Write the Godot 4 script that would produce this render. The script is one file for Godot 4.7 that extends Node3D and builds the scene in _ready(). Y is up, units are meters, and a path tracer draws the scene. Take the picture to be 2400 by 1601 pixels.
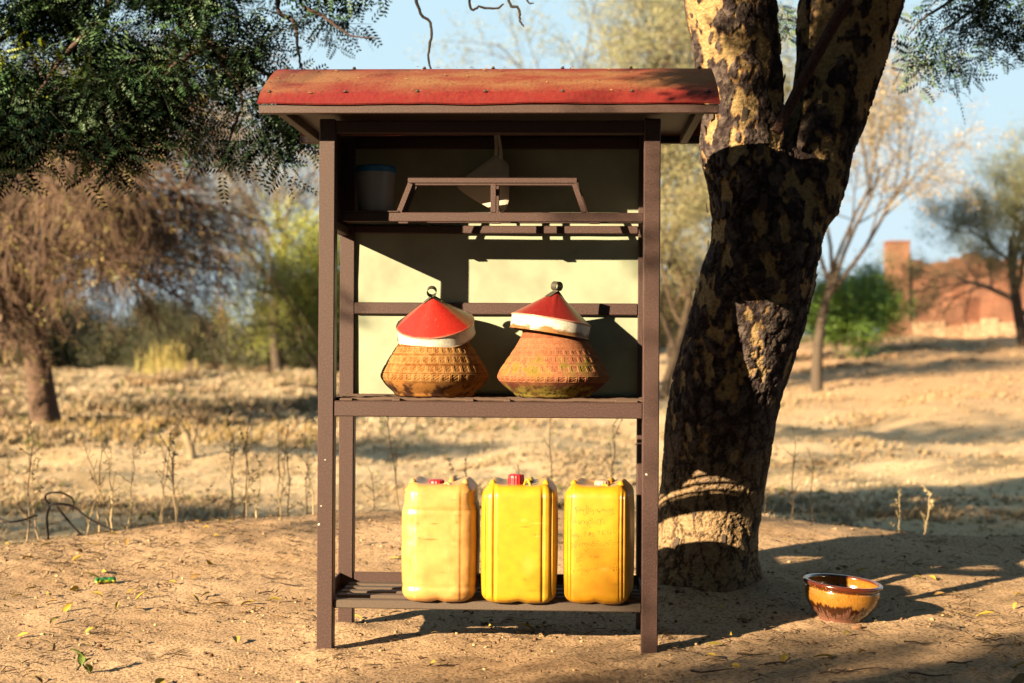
extends Node3D

const TONE := 0.44                                # all base colours below are scaled down by this; with raised exposure, shade deepens
const SUN := Vector3(1.093, -0.483, -0.9525)   # the way the sunlight travels
var rng := RandomNumberGenerator.new()
var used := {}
var M := {}
var stand_at: Transform3D


# ------------------------------------------------------------------ mesh helpers
class Buf:
	var v := PackedVector3Array()
	var n := PackedVector3Array()
	var c := PackedColorArray()
	var uv := PackedVector2Array()
	var ix := PackedInt32Array()
	var col := Color(1, 1, 1)

	func poly(pts: Array, centre: Vector3) -> void:
		var mid := Vector3.ZERO
		for p in pts:
			mid += p
		mid /= pts.size()
		var nn: Vector3 = (pts[1] - pts[0]).cross(pts[2] - pts[0])
		var rev := nn.dot(mid - centre) > 0.0
		nn = nn.normalized() if rev else -nn.normalized()
		var at := v.size()
		for p in pts:
			v.append(p)
			n.append(nn)
			c.append(col)
			uv.append(Vector2(p.x, p.y))
		for k in range(1, pts.size() - 1):
			if rev:
				ix.append_array([at, at + k + 1, at + k])
			else:
				ix.append_array([at, at + k, at + k + 1])

	func box(lo: Vector3, hi: Vector3, bev := 0.003, xf := Transform3D()) -> void:
		var m := (lo + hi) / 2.0
		var h := (hi - lo) / 2.0
		bev = minf(bev, minf(h.x, minf(h.y, h.z)) * 0.6)
		var cm := xf * m
		var P := func(sx: int, sy: int, sz: int, axis: int) -> Vector3:
			var q := Vector3(sx * (h.x - bev), sy * (h.y - bev), sz * (h.z - bev))
			q[axis] = [sx, sy, sz][axis] * h[axis]
			return xf * (m + q)
		for s in [-1, 1]:
			poly([P.call(s, -1, -1, 0), P.call(s, 1, -1, 0), P.call(s, 1, 1, 0), P.call(s, -1, 1, 0)], cm)
			poly([P.call(-1, s, -1, 1), P.call(1, s, -1, 1), P.call(1, s, 1, 1), P.call(-1, s, 1, 1)], cm)
			poly([P.call(-1, -1, s, 2), P.call(1, -1, s, 2), P.call(1, 1, s, 2), P.call(-1, 1, s, 2)], cm)
			for t in [-1, 1]:
				poly([P.call(-1, s, t, 1), P.call(1, s, t, 1), P.call(1, s, t, 2), P.call(-1, s, t, 2)], cm)
				poly([P.call(s, -1, t, 0), P.call(s, 1, t, 0), P.call(s, 1, t, 2), P.call(s, -1, t, 2)], cm)
				poly([P.call(s, t, -1, 0), P.call(s, t, 1, 0), P.call(s, t, 1, 1), P.call(s, t, -1, 1)], cm)
				for w in [-1, 1]:
					poly([P.call(s, t, w, 0), P.call(s, t, w, 1), P.call(s, t, w, 2)], cm)

	# a square bar from a to b, w wide across "side" and h across the third way
	func bar(a: Vector3, b: Vector3, w: float, h: float, side := Vector3.UP, bev := 0.002) -> void:
		var t := (b - a).normalized()
		var s := (side - t * side.dot(t)).normalized()
		var u := t.cross(s)
		var l := (b - a).length()
		box(Vector3(-w / 2, -h / 2, 0), Vector3(w / 2, h / 2, l), bev, Transform3D(Basis(u, s, t), a))

	# nu x nv points; u closes on itself when closed (last column repeats the first)
	func grid(nu: int, nv: int, P: PackedVector3Array, closed := false, C := PackedColorArray(), UV := PackedVector2Array(), up := Vector3.ZERO) -> void:
		var N := PackedVector3Array()
		N.resize(nu * nv)
		var mid := Vector3.ZERO
		for p in P:
			mid += p
		mid /= P.size()
		var sense := 0.0
		for j in nv - 1:
			for i in nu - 1:
				var a := j * nu + i
				var f := (P[a + nu + 1] - P[a]).cross(P[a + 1] - P[a + nu])
				N[a] += f
				N[a + 1] += f
				N[a + nu] += f
				N[a + nu + 1] += f
				sense += f.dot(up if up != Vector3.ZERO else P[a] - mid)
		if closed:
			for j in nv:
				var s := N[j * nu] + N[j * nu + nu - 1]
				N[j * nu] = s
				N[j * nu + nu - 1] = s
		var sg := 1.0 if sense > 0.0 else -1.0
		var at := v.size()
		v.append_array(P)
		for k in nu * nv:
			n.append(N[k].normalized() * sg)
		if C.size():
			c.append_array(C)
		else:
			for k in nu * nv:
				c.append(col)
		if UV.size():
			uv.append_array(UV)
		else:
			for j in nv:
				for i in nu:
					uv.append(Vector2(float(i) / (nu - 1), float(j) / (nv - 1)))
		for j in nv - 1:
			for i in nu - 1:
				var a := at + j * nu + i
				# (P[a+nu+1]-P[a]) x (P[a+1]-P[a+nu]) points like (d1 x d2)
				if sg > 0.0:
					ix.append_array([a, a + 1, a + nu + 1, a, a + nu + 1, a + nu])
				else:
					ix.append_array([a, a + nu + 1, a + 1, a, a + nu, a + nu + 1])

	func tube(pts: Array, radii: Array, sides := 6, cap := true) -> void:
		var at := v.size()
		var k := pts.size()
		var a := Vector3.ZERO
		var ring := []
		for i in sides + 1:
			ring.append(Vector2(cos(TAU * i / sides), sin(TAU * i / sides)))
		for j in k:
			var t: Vector3 = (pts[mini(j + 1, k - 1)] - pts[maxi(j - 1, 0)]).normalized()
			if j == 0:
				a = t.cross(Vector3(0.31, 0.2, 0.93) if absf(t.z) < 0.9 else Vector3.RIGHT).normalized()
			else:
				a = (a - t * a.dot(t)).normalized()
			var b := t.cross(a)
			for q in ring:
				var d: Vector3 = a * q.x + b * q.y
				v.append(pts[j] + d * radii[j])
				n.append(d)
				c.append(col)
				uv.append(Vector2(q.x, q.y))
		var w := sides + 1
		for j in k - 1:
			for i in sides:
				var o := at + j * w + i
				ix.append_array([o, o + w + 1, o + 1, o, o + w, o + w + 1])
		if cap:
			for e in [0, k - 1]:
				var pt: Array = []
				for i in sides:
					pt.append(v[at + e * w + i])
				poly(pt, pts[1] if e == 0 else pts[k - 2])

	# turns a profile of (radius, height) round the y axis
	func lathe(prof: Array, seg := 48) -> void:
		var P := PackedVector3Array()
		for q in prof:
			for i in seg + 1:
				var an := TAU * i / seg
				P.append(Vector3(cos(an) * q.x, q.y, sin(an) * q.x))
		grid(seg + 1, prof.size(), P, true)

	func mesh() -> ArrayMesh:
		var a := []
		a.resize(Mesh.ARRAY_MAX)
		a[Mesh.ARRAY_VERTEX] = v
		a[Mesh.ARRAY_NORMAL] = n
		a[Mesh.ARRAY_COLOR] = c
		a[Mesh.ARRAY_TEX_UV] = uv
		a[Mesh.ARRAY_INDEX] = ix
		var m := ArrayMesh.new()
		m.add_surface_from_arrays(Mesh.PRIMITIVE_TRIANGLES, a)
		return m


func numbered(called: String, parent: Node) -> String:
	var key := str(parent.get_instance_id()) + called
	var k: int = used.get(key, 0)
	used[key] = k + 1
	return called if k == 0 else "%s_%03d" % [called, k]


func obj(called: String, what, mat: Material, parent: Node = self) -> MeshInstance3D:
	var o := MeshInstance3D.new()
	o.name = numbered(called, parent)
	o.mesh = what.mesh() if what is Buf else what
	o.material_override = mat
	parent.add_child(o, true)
	return o


func thing(called: String, label: String, category: String, at := Transform3D(), group := "") -> Node3D:
	var o := Node3D.new()
	o.name = numbered(called, self)
	add_child(o, true)
	o.transform = at
	return tag(o, label, category, group)


func tag(o: Node3D, label: String, category: String, group := "", kind := "") -> Node3D:
	if label:
		o.set_meta("label", label)
	if category:
		o.set_meta("category", category)
	if group:
		o.set_meta("group", group)
	if kind:
		o.set_meta("kind", kind)
	return o


func copy(o: Node3D, called: String, label: String, at: Transform3D) -> Node3D:
	var d: Node3D = o.duplicate()
	d.name = numbered(called, self)
	add_child(d, true)
	d.transform = at
	d.set_meta("label", label)
	return d


func swarm(called: String, mesh: Mesh, mat: Material, xf: Array, cols: Array, parent: Node = self) -> MultiMeshInstance3D:
	var mm := MultiMesh.new()
	mm.transform_format = MultiMesh.TRANSFORM_3D
	mm.use_colors = cols.size() > 0
	mm.mesh = mesh
	mm.instance_count = xf.size()
	for i in xf.size():
		mm.set_instance_transform(i, xf[i])
		if cols.size():
			mm.set_instance_color(i, cols[i])
	var o := MultiMeshInstance3D.new()
	o.name = numbered(called, parent)
	o.multimesh = mm
	o.material_override = mat
	o.set_meta("kind", "stuff")
	parent.add_child(o, true)
	return o


func noise(sd: int, freq: float, type := FastNoiseLite.TYPE_SIMPLEX_SMOOTH, oct := 3) -> FastNoiseLite:
	var f := FastNoiseLite.new()
	f.seed = sd
	f.frequency = freq
	f.noise_type = type
	f.fractal_type = FastNoiseLite.FRACTAL_FBM if oct > 1 else FastNoiseLite.FRACTAL_NONE
	f.fractal_octaves = oct
	return f


func ntex(sd: int, freq: float, stops: Array, side := 512, type := FastNoiseLite.TYPE_SIMPLEX_SMOOTH, oct := 4) -> NoiseTexture2D:
	var t := NoiseTexture2D.new()
	t.width = side
	t.height = side
	t.seamless = true
	t.noise = noise(sd, freq, type, oct)
	var g := Gradient.new()
	g.offsets = PackedFloat32Array()
	g.colors = PackedColorArray()
	for s in stops:
		g.add_point(s[0], s[1] if s[1] is Color else Color(s[1], s[1], s[1]))
	t.color_ramp = g
	return t


# colour in linear, real-world values
func mat(called: String, lin: Color, rough := 0.8, tex: Texture2D = null, scale := 1.0, bump: Texture2D = null, depth := 0.0) -> StandardMaterial3D:
	var m := StandardMaterial3D.new()
	m.resource_name = called
	m.albedo_color = Color(lin.r * TONE, lin.g * TONE, lin.b * TONE, lin.a).linear_to_srgb()
	m.roughness = rough
	m.metallic_specular = 0.4
	m.vertex_color_use_as_albedo = true
	if tex:
		m.albedo_texture = tex
	if bump:
		m.heightmap_enabled = true
		m.heightmap_texture = bump
		m.heightmap_scale = depth
	if tex or bump:
		m.uv1_triplanar = true
		m.uv1_scale = Vector3.ONE * scale
	M[called] = m
	return m


func smooth(a: float, b: float, x: float) -> float:
	return smoothstep(a, b, x)


func rv(s := 1.0) -> Vector3:
	return Vector3(rng.randfn(0, s), rng.randfn(0, s), rng.randfn(0, s))


func jit(c: Color, s := 0.15) -> Color:
	var k := 1.0 + rng.randf_range(-s, s)
	return Color(c.r * k * (1 + rng.randf_range(-s, s) * 0.4), c.g * k, c.b * k)


func turned(axis_from: Vector3, to: Vector3) -> Basis:
	return Basis(Quaternion(axis_from, to.normalized()))


# ------------------------------------------------------------------ the lie of the land
var g_low: FastNoiseLite
var g_mid: FastNoiseLite
var g_fine: FastNoiseLite


func crest(x: float) -> float:
	return 7.1 + 0.22 * sin(x * 0.9 + 0.6) - 0.35 * smooth(0.8, 2.2, x) - 0.75 * smooth(-1.6, -2.6, x)


func ground_y(x: float, z: float) -> float:
	var d := -z
	var k := crest(x)
	var y := 0.0
	var bank := 0.085 + 0.035 * sin(x * 1.3 + 2.0) - 0.035 * smooth(1.2, 2.2, x)
	y += bank * exp(-pow((d - k) / (1.0 if d < k else 0.45), 2.0))
	y -= 0.24 * smooth(k + 0.1, k + 1.2, d)
	y += smooth(9.0, 42.0, d) * (0.38 + 0.92 * smooth(1.0, 9.0, x))
	y += 0.095 * exp(-(pow(x - 0.74, 2.0) + pow(z + 5.40, 2.0)) / 0.16)
	for q in [[-0.585, -4.37], [-0.56, -4.74]]:
		y += 0.02 * exp(-(pow(x - q[0], 2.0) + pow(z - q[1], 2.0)) / 0.006)
	y += g_low.get_noise_2d(x, z) * (0.014 + 0.16 * smooth(8.0, 16.0, d))
	var close := 1.0 - smooth(14.0, 24.0, d)
	y += g_mid.get_noise_2d(x, z) * 0.009 * (1.0 + 1.2 * smooth(k, k + 1.0, d)) * close
	return y


func on_ground(x: float, z: float, lift := 0.0) -> Vector3:
	return Vector3(x, ground_y(x, z) + lift, z)


func steps(lo: float, hi: float, dense: float, grow: float, end: float) -> Array:
	var a := []
	var x := lo
	while x < hi:
		a.append(x)
		x += dense
	var s := dense
	while x < end:
		a.append(x)
		s *= grow
		x += s
	return a


func build_ground() -> void:
	var right := steps(0.2, 2.9, 0.02, 1.09, 420.0)
	var left := steps(-0.2, 2.7, 0.02, 1.09, 420.0)
	left.reverse()
	var xs := []
	for a in left:
		xs.append(-a)
	xs.append_array(right)
	xs.sort()
	var near := steps(-3.4, -3.3, 0.02, 1.1, 40.0)
	var deep := steps(3.42, 8.6, 0.02, 1.035, 520.0)
	var zs := []
	deep.reverse()
	for a in deep:
		zs.append(-a)
	zs.append_array(near)
	var dirt_a := noise(21, 0.9)
	var dirt_b := noise(22, 9.0)
	var field := noise(23, 0.35)
	var P := PackedVector3Array()
	var C := PackedColorArray()
	for z in zs:
		var d: float = -z
		for x in xs:
			var y := ground_y(x, z)
			var k := crest(x)
			var nearby := 1.0 - smooth(9.0, 12.0, absf(d) + absf(x) * 0.5)
			if nearby > 0.0:
				var f := g_fine.get_noise_2d(x, z)
				y += (absf(f) - 0.25) * 0.007 * nearby * (0.45 + 1.2 * smooth(0.05, 0.5, dirt_a.get_noise_2d(x * 1.7 + 9, z * 1.7)))
			P.append(Vector3(x, y, z))
			var q := dirt_a.get_noise_2d(x, z)
			var r := dirt_b.get_noise_2d(x, z)
			var soil := Color(0.73, 0.505, 0.325).lerp(Color(0.52, 0.34, 0.205), clampf(0.38 + q * 0.8 + r * 0.4, 0, 1))
			var straw := Color(0.77, 0.59, 0.38).lerp(Color(0.60, 0.43, 0.25), clampf(0.35 + field.get_noise_2d(x * 2.0, z * 1.2) * 1.2 + r * 0.3, 0, 1))
			straw = straw.lerp(Color(0.66, 0.41, 0.24), smooth(2.0, 7.0, x) * smooth(14.0, 24.0, d) * 0.8)
			C.append(soil.lerp(straw, smooth(k - 0.1, k + 0.9, d + q * 0.3)))
	var b := Buf.new()
	b.grid(xs.size(), zs.size(), P, false, C, PackedVector2Array(), Vector3.UP)
	var m := mat("soil", Color(1, 1, 1), 0.95, ntex(31, 0.02, [[0.0, 0.45], [0.3, 0.8], [0.55, 1.0], [1.0, 0.9]], 1024, FastNoiseLite.TYPE_SIMPLEX, 5), 1.9, ntex(32, 0.035, [[0.0, 0.0], [1.0, 1.0]], 1024, FastNoiseLite.TYPE_SIMPLEX, 5), 0.16)
	m.uv1_world_triplanar = true
	m.metallic_specular = 0.15
	var o := obj("ground", b, m)
	tag(o, "bare sandy earth with a low bank and dry straw field beyond", "ground", "", "structure")


# ------------------------------------------------------------------ camera, sky, sun
func _ready() -> void:
	var cam := Camera3D.new()
	cam.name = "camera"
	add_child(cam)
	cam.position = Vector3(0, 0.968, 0)
	cam.fov = 26.99
	cam.near = 0.1
	cam.far = 900.0
	var ca := CameraAttributesPhysical.new()
	ca.frustum_focal_length = 50.0
	ca.frustum_focus_distance = 4.6
	ca.frustum_near = 0.1
	ca.frustum_far = 900.0
	ca.exposure_aperture = 2.6
	cam.attributes = ca
	cam.current = true

	var sky := ProceduralSkyMaterial.new()
	sky.sky_top_color = Color(0.69, 0.835, 0.905)
	sky.sky_horizon_color = Color(0.797, 0.867, 0.894)
	sky.sky_curve = 0.16
	sky.ground_bottom_color = Color(0.35, 0.28, 0.2)
	sky.ground_horizon_color = Color(0.5, 0.45, 0.38)
	sky.energy_multiplier = 0.19
	var env := Environment.new()
	env.background_mode = Environment.BG_SKY
	env.sky = Sky.new()
	env.sky.sky_material = sky
	env.tonemap_mode = Environment.TONE_MAPPER_LINEAR
	env.tonemap_exposure = 6.6
	env.sdfgi_enabled = true
	env.ssao_enabled = true
	env.ssil_enabled = true
	var we := WorldEnvironment.new()
	we.name = "sky"
	we.environment = env
	add_child(we)

	var sun := DirectionalLight3D.new()
	sun.name = "sun"
	sun.light_energy = 1.6
	sun.light_color = Color(1.0, 0.89, 0.71)
	sun.light_angular_distance = 0.5
	sun.shadow_enabled = true
	sun.sky_mode = DirectionalLight3D.SKY_MODE_LIGHT_ONLY
	add_child(sun)
	sun.basis = Basis.looking_at(SUN.normalized())

	rng.seed = 7
	g_low = noise(1, 0.35, FastNoiseLite.TYPE_SIMPLEX_SMOOTH, 2)
	g_mid = noise(2, 2.6)
	g_fine = noise(3, 7.0, FastNoiseLite.TYPE_SIMPLEX, 3)
	var b0 := Basis.from_euler(Vector3(0, -0.0443, -0.006))
	stand_at = Transform3D(b0, Vector3(0.1954, -0.0017, -4.4057))

	common_materials()
	build_ground()
	build_wall()
	build_far()
	build_big_tree()
	build_trees()
	build_stand()
	build_pots()
	build_cans()
	build_shelf_things()
	build_bowl()
	build_litter()
	build_weeds()


func common_materials() -> void:
	var speck := ntex(41, 0.09, [[0.0, 0.72], [0.45, 0.9], [0.62, 1.0], [0.8, Color(1.0, 1.0, 1.0)]], 512, FastNoiseLite.TYPE_SIMPLEX, 4)
	mat("steel", Color(0.104, 0.053, 0.049), 0.5, ntex(42, 0.05, [[0.0, 0.55], [0.3, 0.74], [0.6, 0.80], [0.68, 1.0], [1.0, 1.0]], 1024, FastNoiseLite.TYPE_SIMPLEX, 5), 3.0, speck, 0.04)
	mat("slat_steel", Color(0.13, 0.092, 0.072), 0.75, speck, 4.0, speck, 0.08)
	mat("panel", Color(0.385, 0.43, 0.315), 0.6, ntex(43, 0.012, [[0.0, 0.84], [0.5, 0.95], [1.0, 1.0]], 512), 0.8)
	mat("rebar", Color(0.12, 0.07, 0.05), 0.8, speck, 6.0)
	mat("cloth", Color(0.66, 0.60, 0.50), 0.9)
	mat("bark", Color(1, 1, 1), 0.92, ntex(44, 0.03, [[0.0, 0.62], [0.5, 0.92], [1.0, 1.0]], 512, FastNoiseLite.TYPE_SIMPLEX, 5), 3.2, ntex(45, 0.03, [[0.0, 0.0], [1.0, 1.0]], 512, FastNoiseLite.TYPE_SIMPLEX, 5), 0.7)
	M.bark.metallic_specular = 0.2
	var lf := mat("leaf", Color(1, 1, 1), 0.55)
	lf.backlight_enabled = true
	lf.backlight = Color(0.55, 0.55, 0.55)
	lf.cull_mode = BaseMaterial3D.CULL_DISABLED
	var dry := mat("dry", Color(1, 1, 1), 0.85)
	dry.backlight_enabled = true
	dry.backlight = Color(0.4, 0.4, 0.4)
	dry.cull_mode = BaseMaterial3D.CULL_DISABLED
	mat("wood", Color(1, 1, 1), 0.9)
	mat("enamel", Color(1, 1, 1), 0.32, ntex(46, 0.03, [[0.0, 0.78], [0.5, 0.97], [1.0, 1.0]], 512, FastNoiseLite.TYPE_SIMPLEX, 5), 5.0)
	mat("tin", Color(0.22, 0.20, 0.16), 0.45, speck, 9.0)
	M.tin.metallic = 0.7
	var clay := mat("clay", Color(0.76, 0.75, 0.76), 0.88, ntex(47, 0.05, [[0.0, 0.7], [0.5, 0.95], [1.0, 1.0]], 512, FastNoiseLite.TYPE_SIMPLEX, 5), 6.0)
	clay.metallic_specular = 0.2


# ------------------------------------------------------------------ stand
func bx(called: String, parent: Node, lo: Vector3, hi: Vector3, m := "steel", bev := 0.003) -> MeshInstance3D:
	var b := Buf.new()
	b.box(lo, hi, bev)
	return obj(called, b, M[m], parent)


func build_stand() -> void:
	var t := thing("shelf_stand", "brown painted steel shelf stand with curved red roof and pale green back panel", "shelf stand", stand_at)
	# four posts
	bx("post", t, Vector3(-0.807, -0.15, -0.05), Vector3(-0.757, 1.66, 0))
	bx("post", t, Vector3(0.204, -0.15, -0.05), Vector3(0.255, 1.66, 0))
	bx("post", t, Vector3(-0.800, -0.15, -0.41), Vector3(-0.750, 1.66, -0.36))
	bx("post", t, Vector3(0.203, -0.15, -0.41), Vector3(0.251, 1.66, -0.36))
	# top rails
	bx("top_rail", t, Vector3(-0.757, 1.615, -0.045), Vector3(0.204, 1.655, -0.004))
	bx("top_rail", t, Vector3(-0.750, 1.615, -0.405), Vector3(0.203, 1.655, -0.362))
	# back panel
	var pb := Buf.new()
	var pn := noise(51, 2.2)
	for side in 2:
		var P := PackedVector3Array()
		for j in 40:
			for i in 46:
				var u := -0.752 + 0.957 * i / 45.0
				var y := 0.785 + 0.86 * j / 39.0
				P.append(Vector3(u, y, -0.3755 - 0.003 * side + pn.get_noise_2d(u, y) * 0.0035))
		pb.grid(46, 40, P, false, PackedColorArray(), PackedVector2Array(), Vector3(0, 0, 1 - 2 * side))
	obj("back_panel", pb, M.panel, t)
	bx("back_rail", t, Vector3(-0.750, 1.058, -0.374), Vector3(0.203, 1.098, -0.358))
	bx("back_rail", t, Vector3(-0.750, 1.330, -0.373), Vector3(0.203, 1.357, -0.357))
	# upper box: side panels with their bottom rails
	for s in [0, 1]:
		var x := -0.792 if s == 0 else 0.226
		bx("side_panel", t, Vector3(x, 1.335, -0.362), Vector3(x + 0.004, 1.65, -0.048), "steel", 0.001)
		bx("side_rail", t, Vector3(x - 0.008, 1.322, -0.36), Vector3(x + 0.022, 1.352, -0.05))
	# top shelf: rack for cups, two trapezium frames on long rails
	var shelf := bx("cup_rack", t, Vector3(-0.757, 1.3525, -0.162), Vector3(0.210, 1.382, -0.146), "steel", 0.002)
	bx("rack_rail", shelf, Vector3(-0.757, 1.3535, -0.232), Vector3(0.210, 1.3815, -0.217), "steel", 0.002)
	for k in 2:
		var z := -0.154 - 0.071 * k
		var du := 0.0 if k == 0 else 0.006
		for leg in [[-0.574, -0.5375], [-0.2705, -0.2705], [0.022, -0.011]]:
			var b := Buf.new()
			b.bar(Vector3(leg[0] + du, 1.382, z), Vector3(leg[1] + du, 1.476, z), 0.018, 0.012, Vector3(0, 0, 1))
			obj("rack_leg", b, M.steel, shelf)
		var tb := Buf.new()
		tb.box(Vector3(-0.5465 + du, 1.476, z - 0.007), Vector3(-0.002 + du, 1.4935, z + 0.007), 0.002)
		obj("rack_rail", tb, M.steel, shelf)
	for u in [-0.56, -0.262, 0.055]:
		bx("hinge_tab", shelf, Vector3(u - 0.016, 1.346, -0.158), Vector3(u + 0.016, 1.352, -0.144), "steel", 0.001)
	bx("tub_plate", t, Vector3(-0.752, 1.3825, -0.30), Vector3(-0.575, 1.3865, -0.142), "steel", 0.001)
	# middle shelf
	var ms := bx("middle_shelf", t, Vector3(-0.757, 0.7315, -0.046), Vector3(0.204, 0.7805, -0.003))
	bx("shelf_rail", ms, Vector3(-0.750, 0.739, -0.404), Vector3(0.203, 0.789, -0.3605))
	bx("shelf_rail", ms, Vector3(-0.800, 0.735, -0.36), Vector3(-0.762, 0.7795, -0.05))
	bx("shelf_rail", ms, Vector3(0.208, 0.735, -0.36), Vector3(0.246, 0.7795, -0.05))
	for k in 6:
		var b := Buf.new()
		var z := -0.052 - 0.056 * k
		var pts := []
		var rr := []
		for i in 60:
			pts.append(Vector3(-0.765 + 0.98 * i / 59.0, 0.7845 + 0.001 * sin(i * 0.7 + k), z))
			rr.append(0.0062 if i % 2 else 0.0048)
		b.tube(pts, rr, 8)
		obj("shelf_rod", b, M.rebar, ms)
	for e in [[-0.74, -0.70], [-0.575, -0.55], [-0.345, -0.32], [-0.225, -0.205], [0.12, 0.19]]:
		bx("rod_stub", ms, Vector3(e[0], 0.7802, -0.043), Vector3(e[1], 0.7885, -0.010), "rebar", 0.002)
	# bottom shelf
	var bs := bx("bottom_shelf", t, Vector3(-0.757, 0.131, -0.052), Vector3(0.204, 0.157, -0.012), "slat_steel", 0.003)
	for z in [-0.12, -0.19, -0.26, -0.33]:
		bx("slat", bs, Vector3(-0.760, 0.1395, z - 0.018), Vector3(0.208, 0.1575, z + 0.018), "slat_steel", 0.002)
	for x in [-0.795, 0.212]:
		bx("shelf_rail", bs, Vector3(x, 0.123, -0.362), Vector3(x + 0.034, 0.1385, -0.048), "steel", 0.002)
		bx("shelf_rail", bs, Vector3(x - 0.002, 0.1385, -0.361), Vector3(x + 0.004, 0.185, -0.049), "steel", 0.001)
	bx("shelf_rail", bs, Vector3(-0.75, 0.131, -0.372), Vector3(0.203, 0.188, -0.366), "steel", 0.001)
	# small paint chips
	var chip := mat("chip", Color(0.62, 0.58, 0.52), 0.8)
	for q in [Vector3(-0.783, 0.595, 0.0), Vector3(-0.801, 0.395, 0.0), Vector3(-0.795, 0.452, 0.0), Vector3(0.216, 0.56, 0.0)]:
		var b := Buf.new()
		var pts := []
		for i in 7:
			var an := TAU * i / 7.0
			var rr := rng.randf_range(0.0015, 0.008)
			pts.append(q + Vector3(cos(an) * rr * 0.6, sin(an) * rr * 0.7, 0.0009))
		b.poly(pts, q - Vector3(0, 0, 1))
		obj("paint_chip", b, chip, t)
	# roof
	var red := noise(61, 3.0)
	var red2 := noise(62, 24.0)
	var L0 := -0.972
	var L1 := 0.422
	var rb := Buf.new()
	for side in 2:
		var P := PackedVector3Array()
		var C := PackedColorArray()
		for j in 57:
			var s := j / 28.0 - 1.0           # -1 front eave, 0 ridge, 1 back eave
			var a := absf(s)
			var y0 := 1.857 - 0.160 * pow(a, 1.18) - 0.012 * smooth(0.85, 1.0, a)
			y0 += 0.007 * sin(PI * a)
			y0 -= 0.006 * exp(-a * a * 90.0)
			var z := -0.2 - s * -0.345 if s < 0 else -0.2 - s * 0.345
			z = -0.2 - s * 0.345
			for i in 90:
				var f := i / 89.0
				var x := lerpf(L0, L1, f)
				var wob := red.get_noise_2d(x * 0.8, 3.0) * 0.006 * a * a
				P.append(Vector3(x, y0 + wob - 0.003 * side, z))
				var dust := smooth(0.12, 0.35, a) * (1.0 - smooth(0.66, 0.92, a + 0.1 * red.get_noise_2d(x, z * 2.0)))
				dust = clampf(dust * (0.75 + 0.9 * red.get_noise_2d(x * 1.3, z * 3.0)) + 0.22 * red2.get_noise_2d(x, z * 2.0), 0.0, 1.0)
				C.append(Color(0.38, 0.026, 0.02).lerp(Color(0.50, 0.22, 0.10), dust))
		rb.grid(90, 57, P, false, C, PackedVector2Array(), Vector3(0, 1 - 2 * side, 0))
	var roofing := mat("roofing", Color(0.66, 0.66, 0.66), 0.6, ntex(63, 0.06, [[0.0, 0.6], [0.4, 0.9], [1.0, 1.0]], 512, FastNoiseLite.TYPE_SIMPLEX, 5), 2.2)
	var roof := obj("roof", rb, roofing, t)
	bx("fascia", roof, Vector3(-0.968, 1.655, 0.112), Vector3(0.418, 1.6815, 0.138), "steel", 0.002)
	bx("fascia", roof, Vector3(-0.968, 1.655, -0.538), Vector3(0.418, 1.6815, -0.512), "steel", 0.002)
	for x in [-0.905, 0.365]:
		for s in [-1, 1]:
			var b := Buf.new()
			b.bar(Vector3(x, 1.668, -0.2 - s * 0.312), Vector3(x, 1.832, -0.2), 0.03, 0.03)
			obj("rafter", b, M.steel, roof)
		bx("tie_beam", roof, Vector3(x - 0.013, 1.655, -0.512), Vector3(x + 0.013, 1.681, 0.112), "steel", 0.002)
	bx("ceiling", roof, Vector3(-0.905, 1.683, -0.51), Vector3(0.365, 1.687, 0.11), "steel", 0.001)
	bx("ridge_bar", roof, Vector3(-0.955, 1.822, -0.213), Vector3(0.405, 1.848, -0.187), "steel", 0.002)
	var sc := Buf.new()
	sc.lathe([Vector2(0.0001, 0.005), Vector2(0.004, 0.004), Vector2(0.005, 0.0), Vector2(0.007, -0.002)], 8)
	var scm := sc.mesh()
	for i in 7:
		for a in [0.13, 0.86]:
			var o := obj("screw", scm, M.tin, roof)
			var y0: float = 1.857 - 0.160 * pow(a, 1.18) - 0.012 * smooth(0.85, 1.0, a) + 0.007 * sin(PI * a)
			o.position = Vector3(lerpf(L0 + 0.03, L1 - 0.03, i / 6.0) + rng.randf_range(-0.01, 0.01), y0 + 0.002, -0.2 + a * 0.345)
	# bits of dead leaf lying on the roof
	var bits := []
	var bcol := []
	for i in 70:
		var a := rng.randf_range(0.05, 0.95)
		var y0: float = 1.857 - 0.160 * pow(a, 1.18) - 0.012 * smooth(0.85, 1.0, a) + 0.007 * sin(PI * a)
		var sl := Basis(Vector3.RIGHT, 0.46) * Basis(Vector3.UP, rng.randf() * TAU)
		bits.append(stand_at * Transform3D(sl.scaled_local(Vector3.ONE * rng.randf_range(0.3, 0.75)), Vector3(rng.randf_range(L0, L1), y0 + 0.004, -0.2 + a * 0.345)))
		bcol.append(jit(Color(0.16, 0.09, 0.04) if rng.randf() < 0.6 else Color(0.4, 0.28, 0.1), 0.3))
	var lit := swarm("leaf_litter", leaf_mesh(0.022, 0.009, 0.4), M.dry, bits, bcol)
	tag(lit, "scraps of dead leaf scattered over the red roof", "leaf litter")


func leaf_mesh(l: float, w: float, bend := 0.2) -> ArrayMesh:
	var b := Buf.new()
	var P := PackedVector3Array()
	for j in 5:
		var s := j / 4.0
		var ww := w * sin(PI * pow(s, 0.8)) * 0.5 + 0.0002
		for i in 3:
			P.append(Vector3((i - 1) * ww, l * bend * (0.25 - (s - 0.5) * (s - 0.5)) * (0.6 if i == 1 else 1.0) + (0.0 if i == 1 else w * 0.14), (s - 0.5) * l))
	b.grid(3, 5, P, false, PackedColorArray(), PackedVector2Array(), Vector3.UP)
	return b.mesh()


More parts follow.
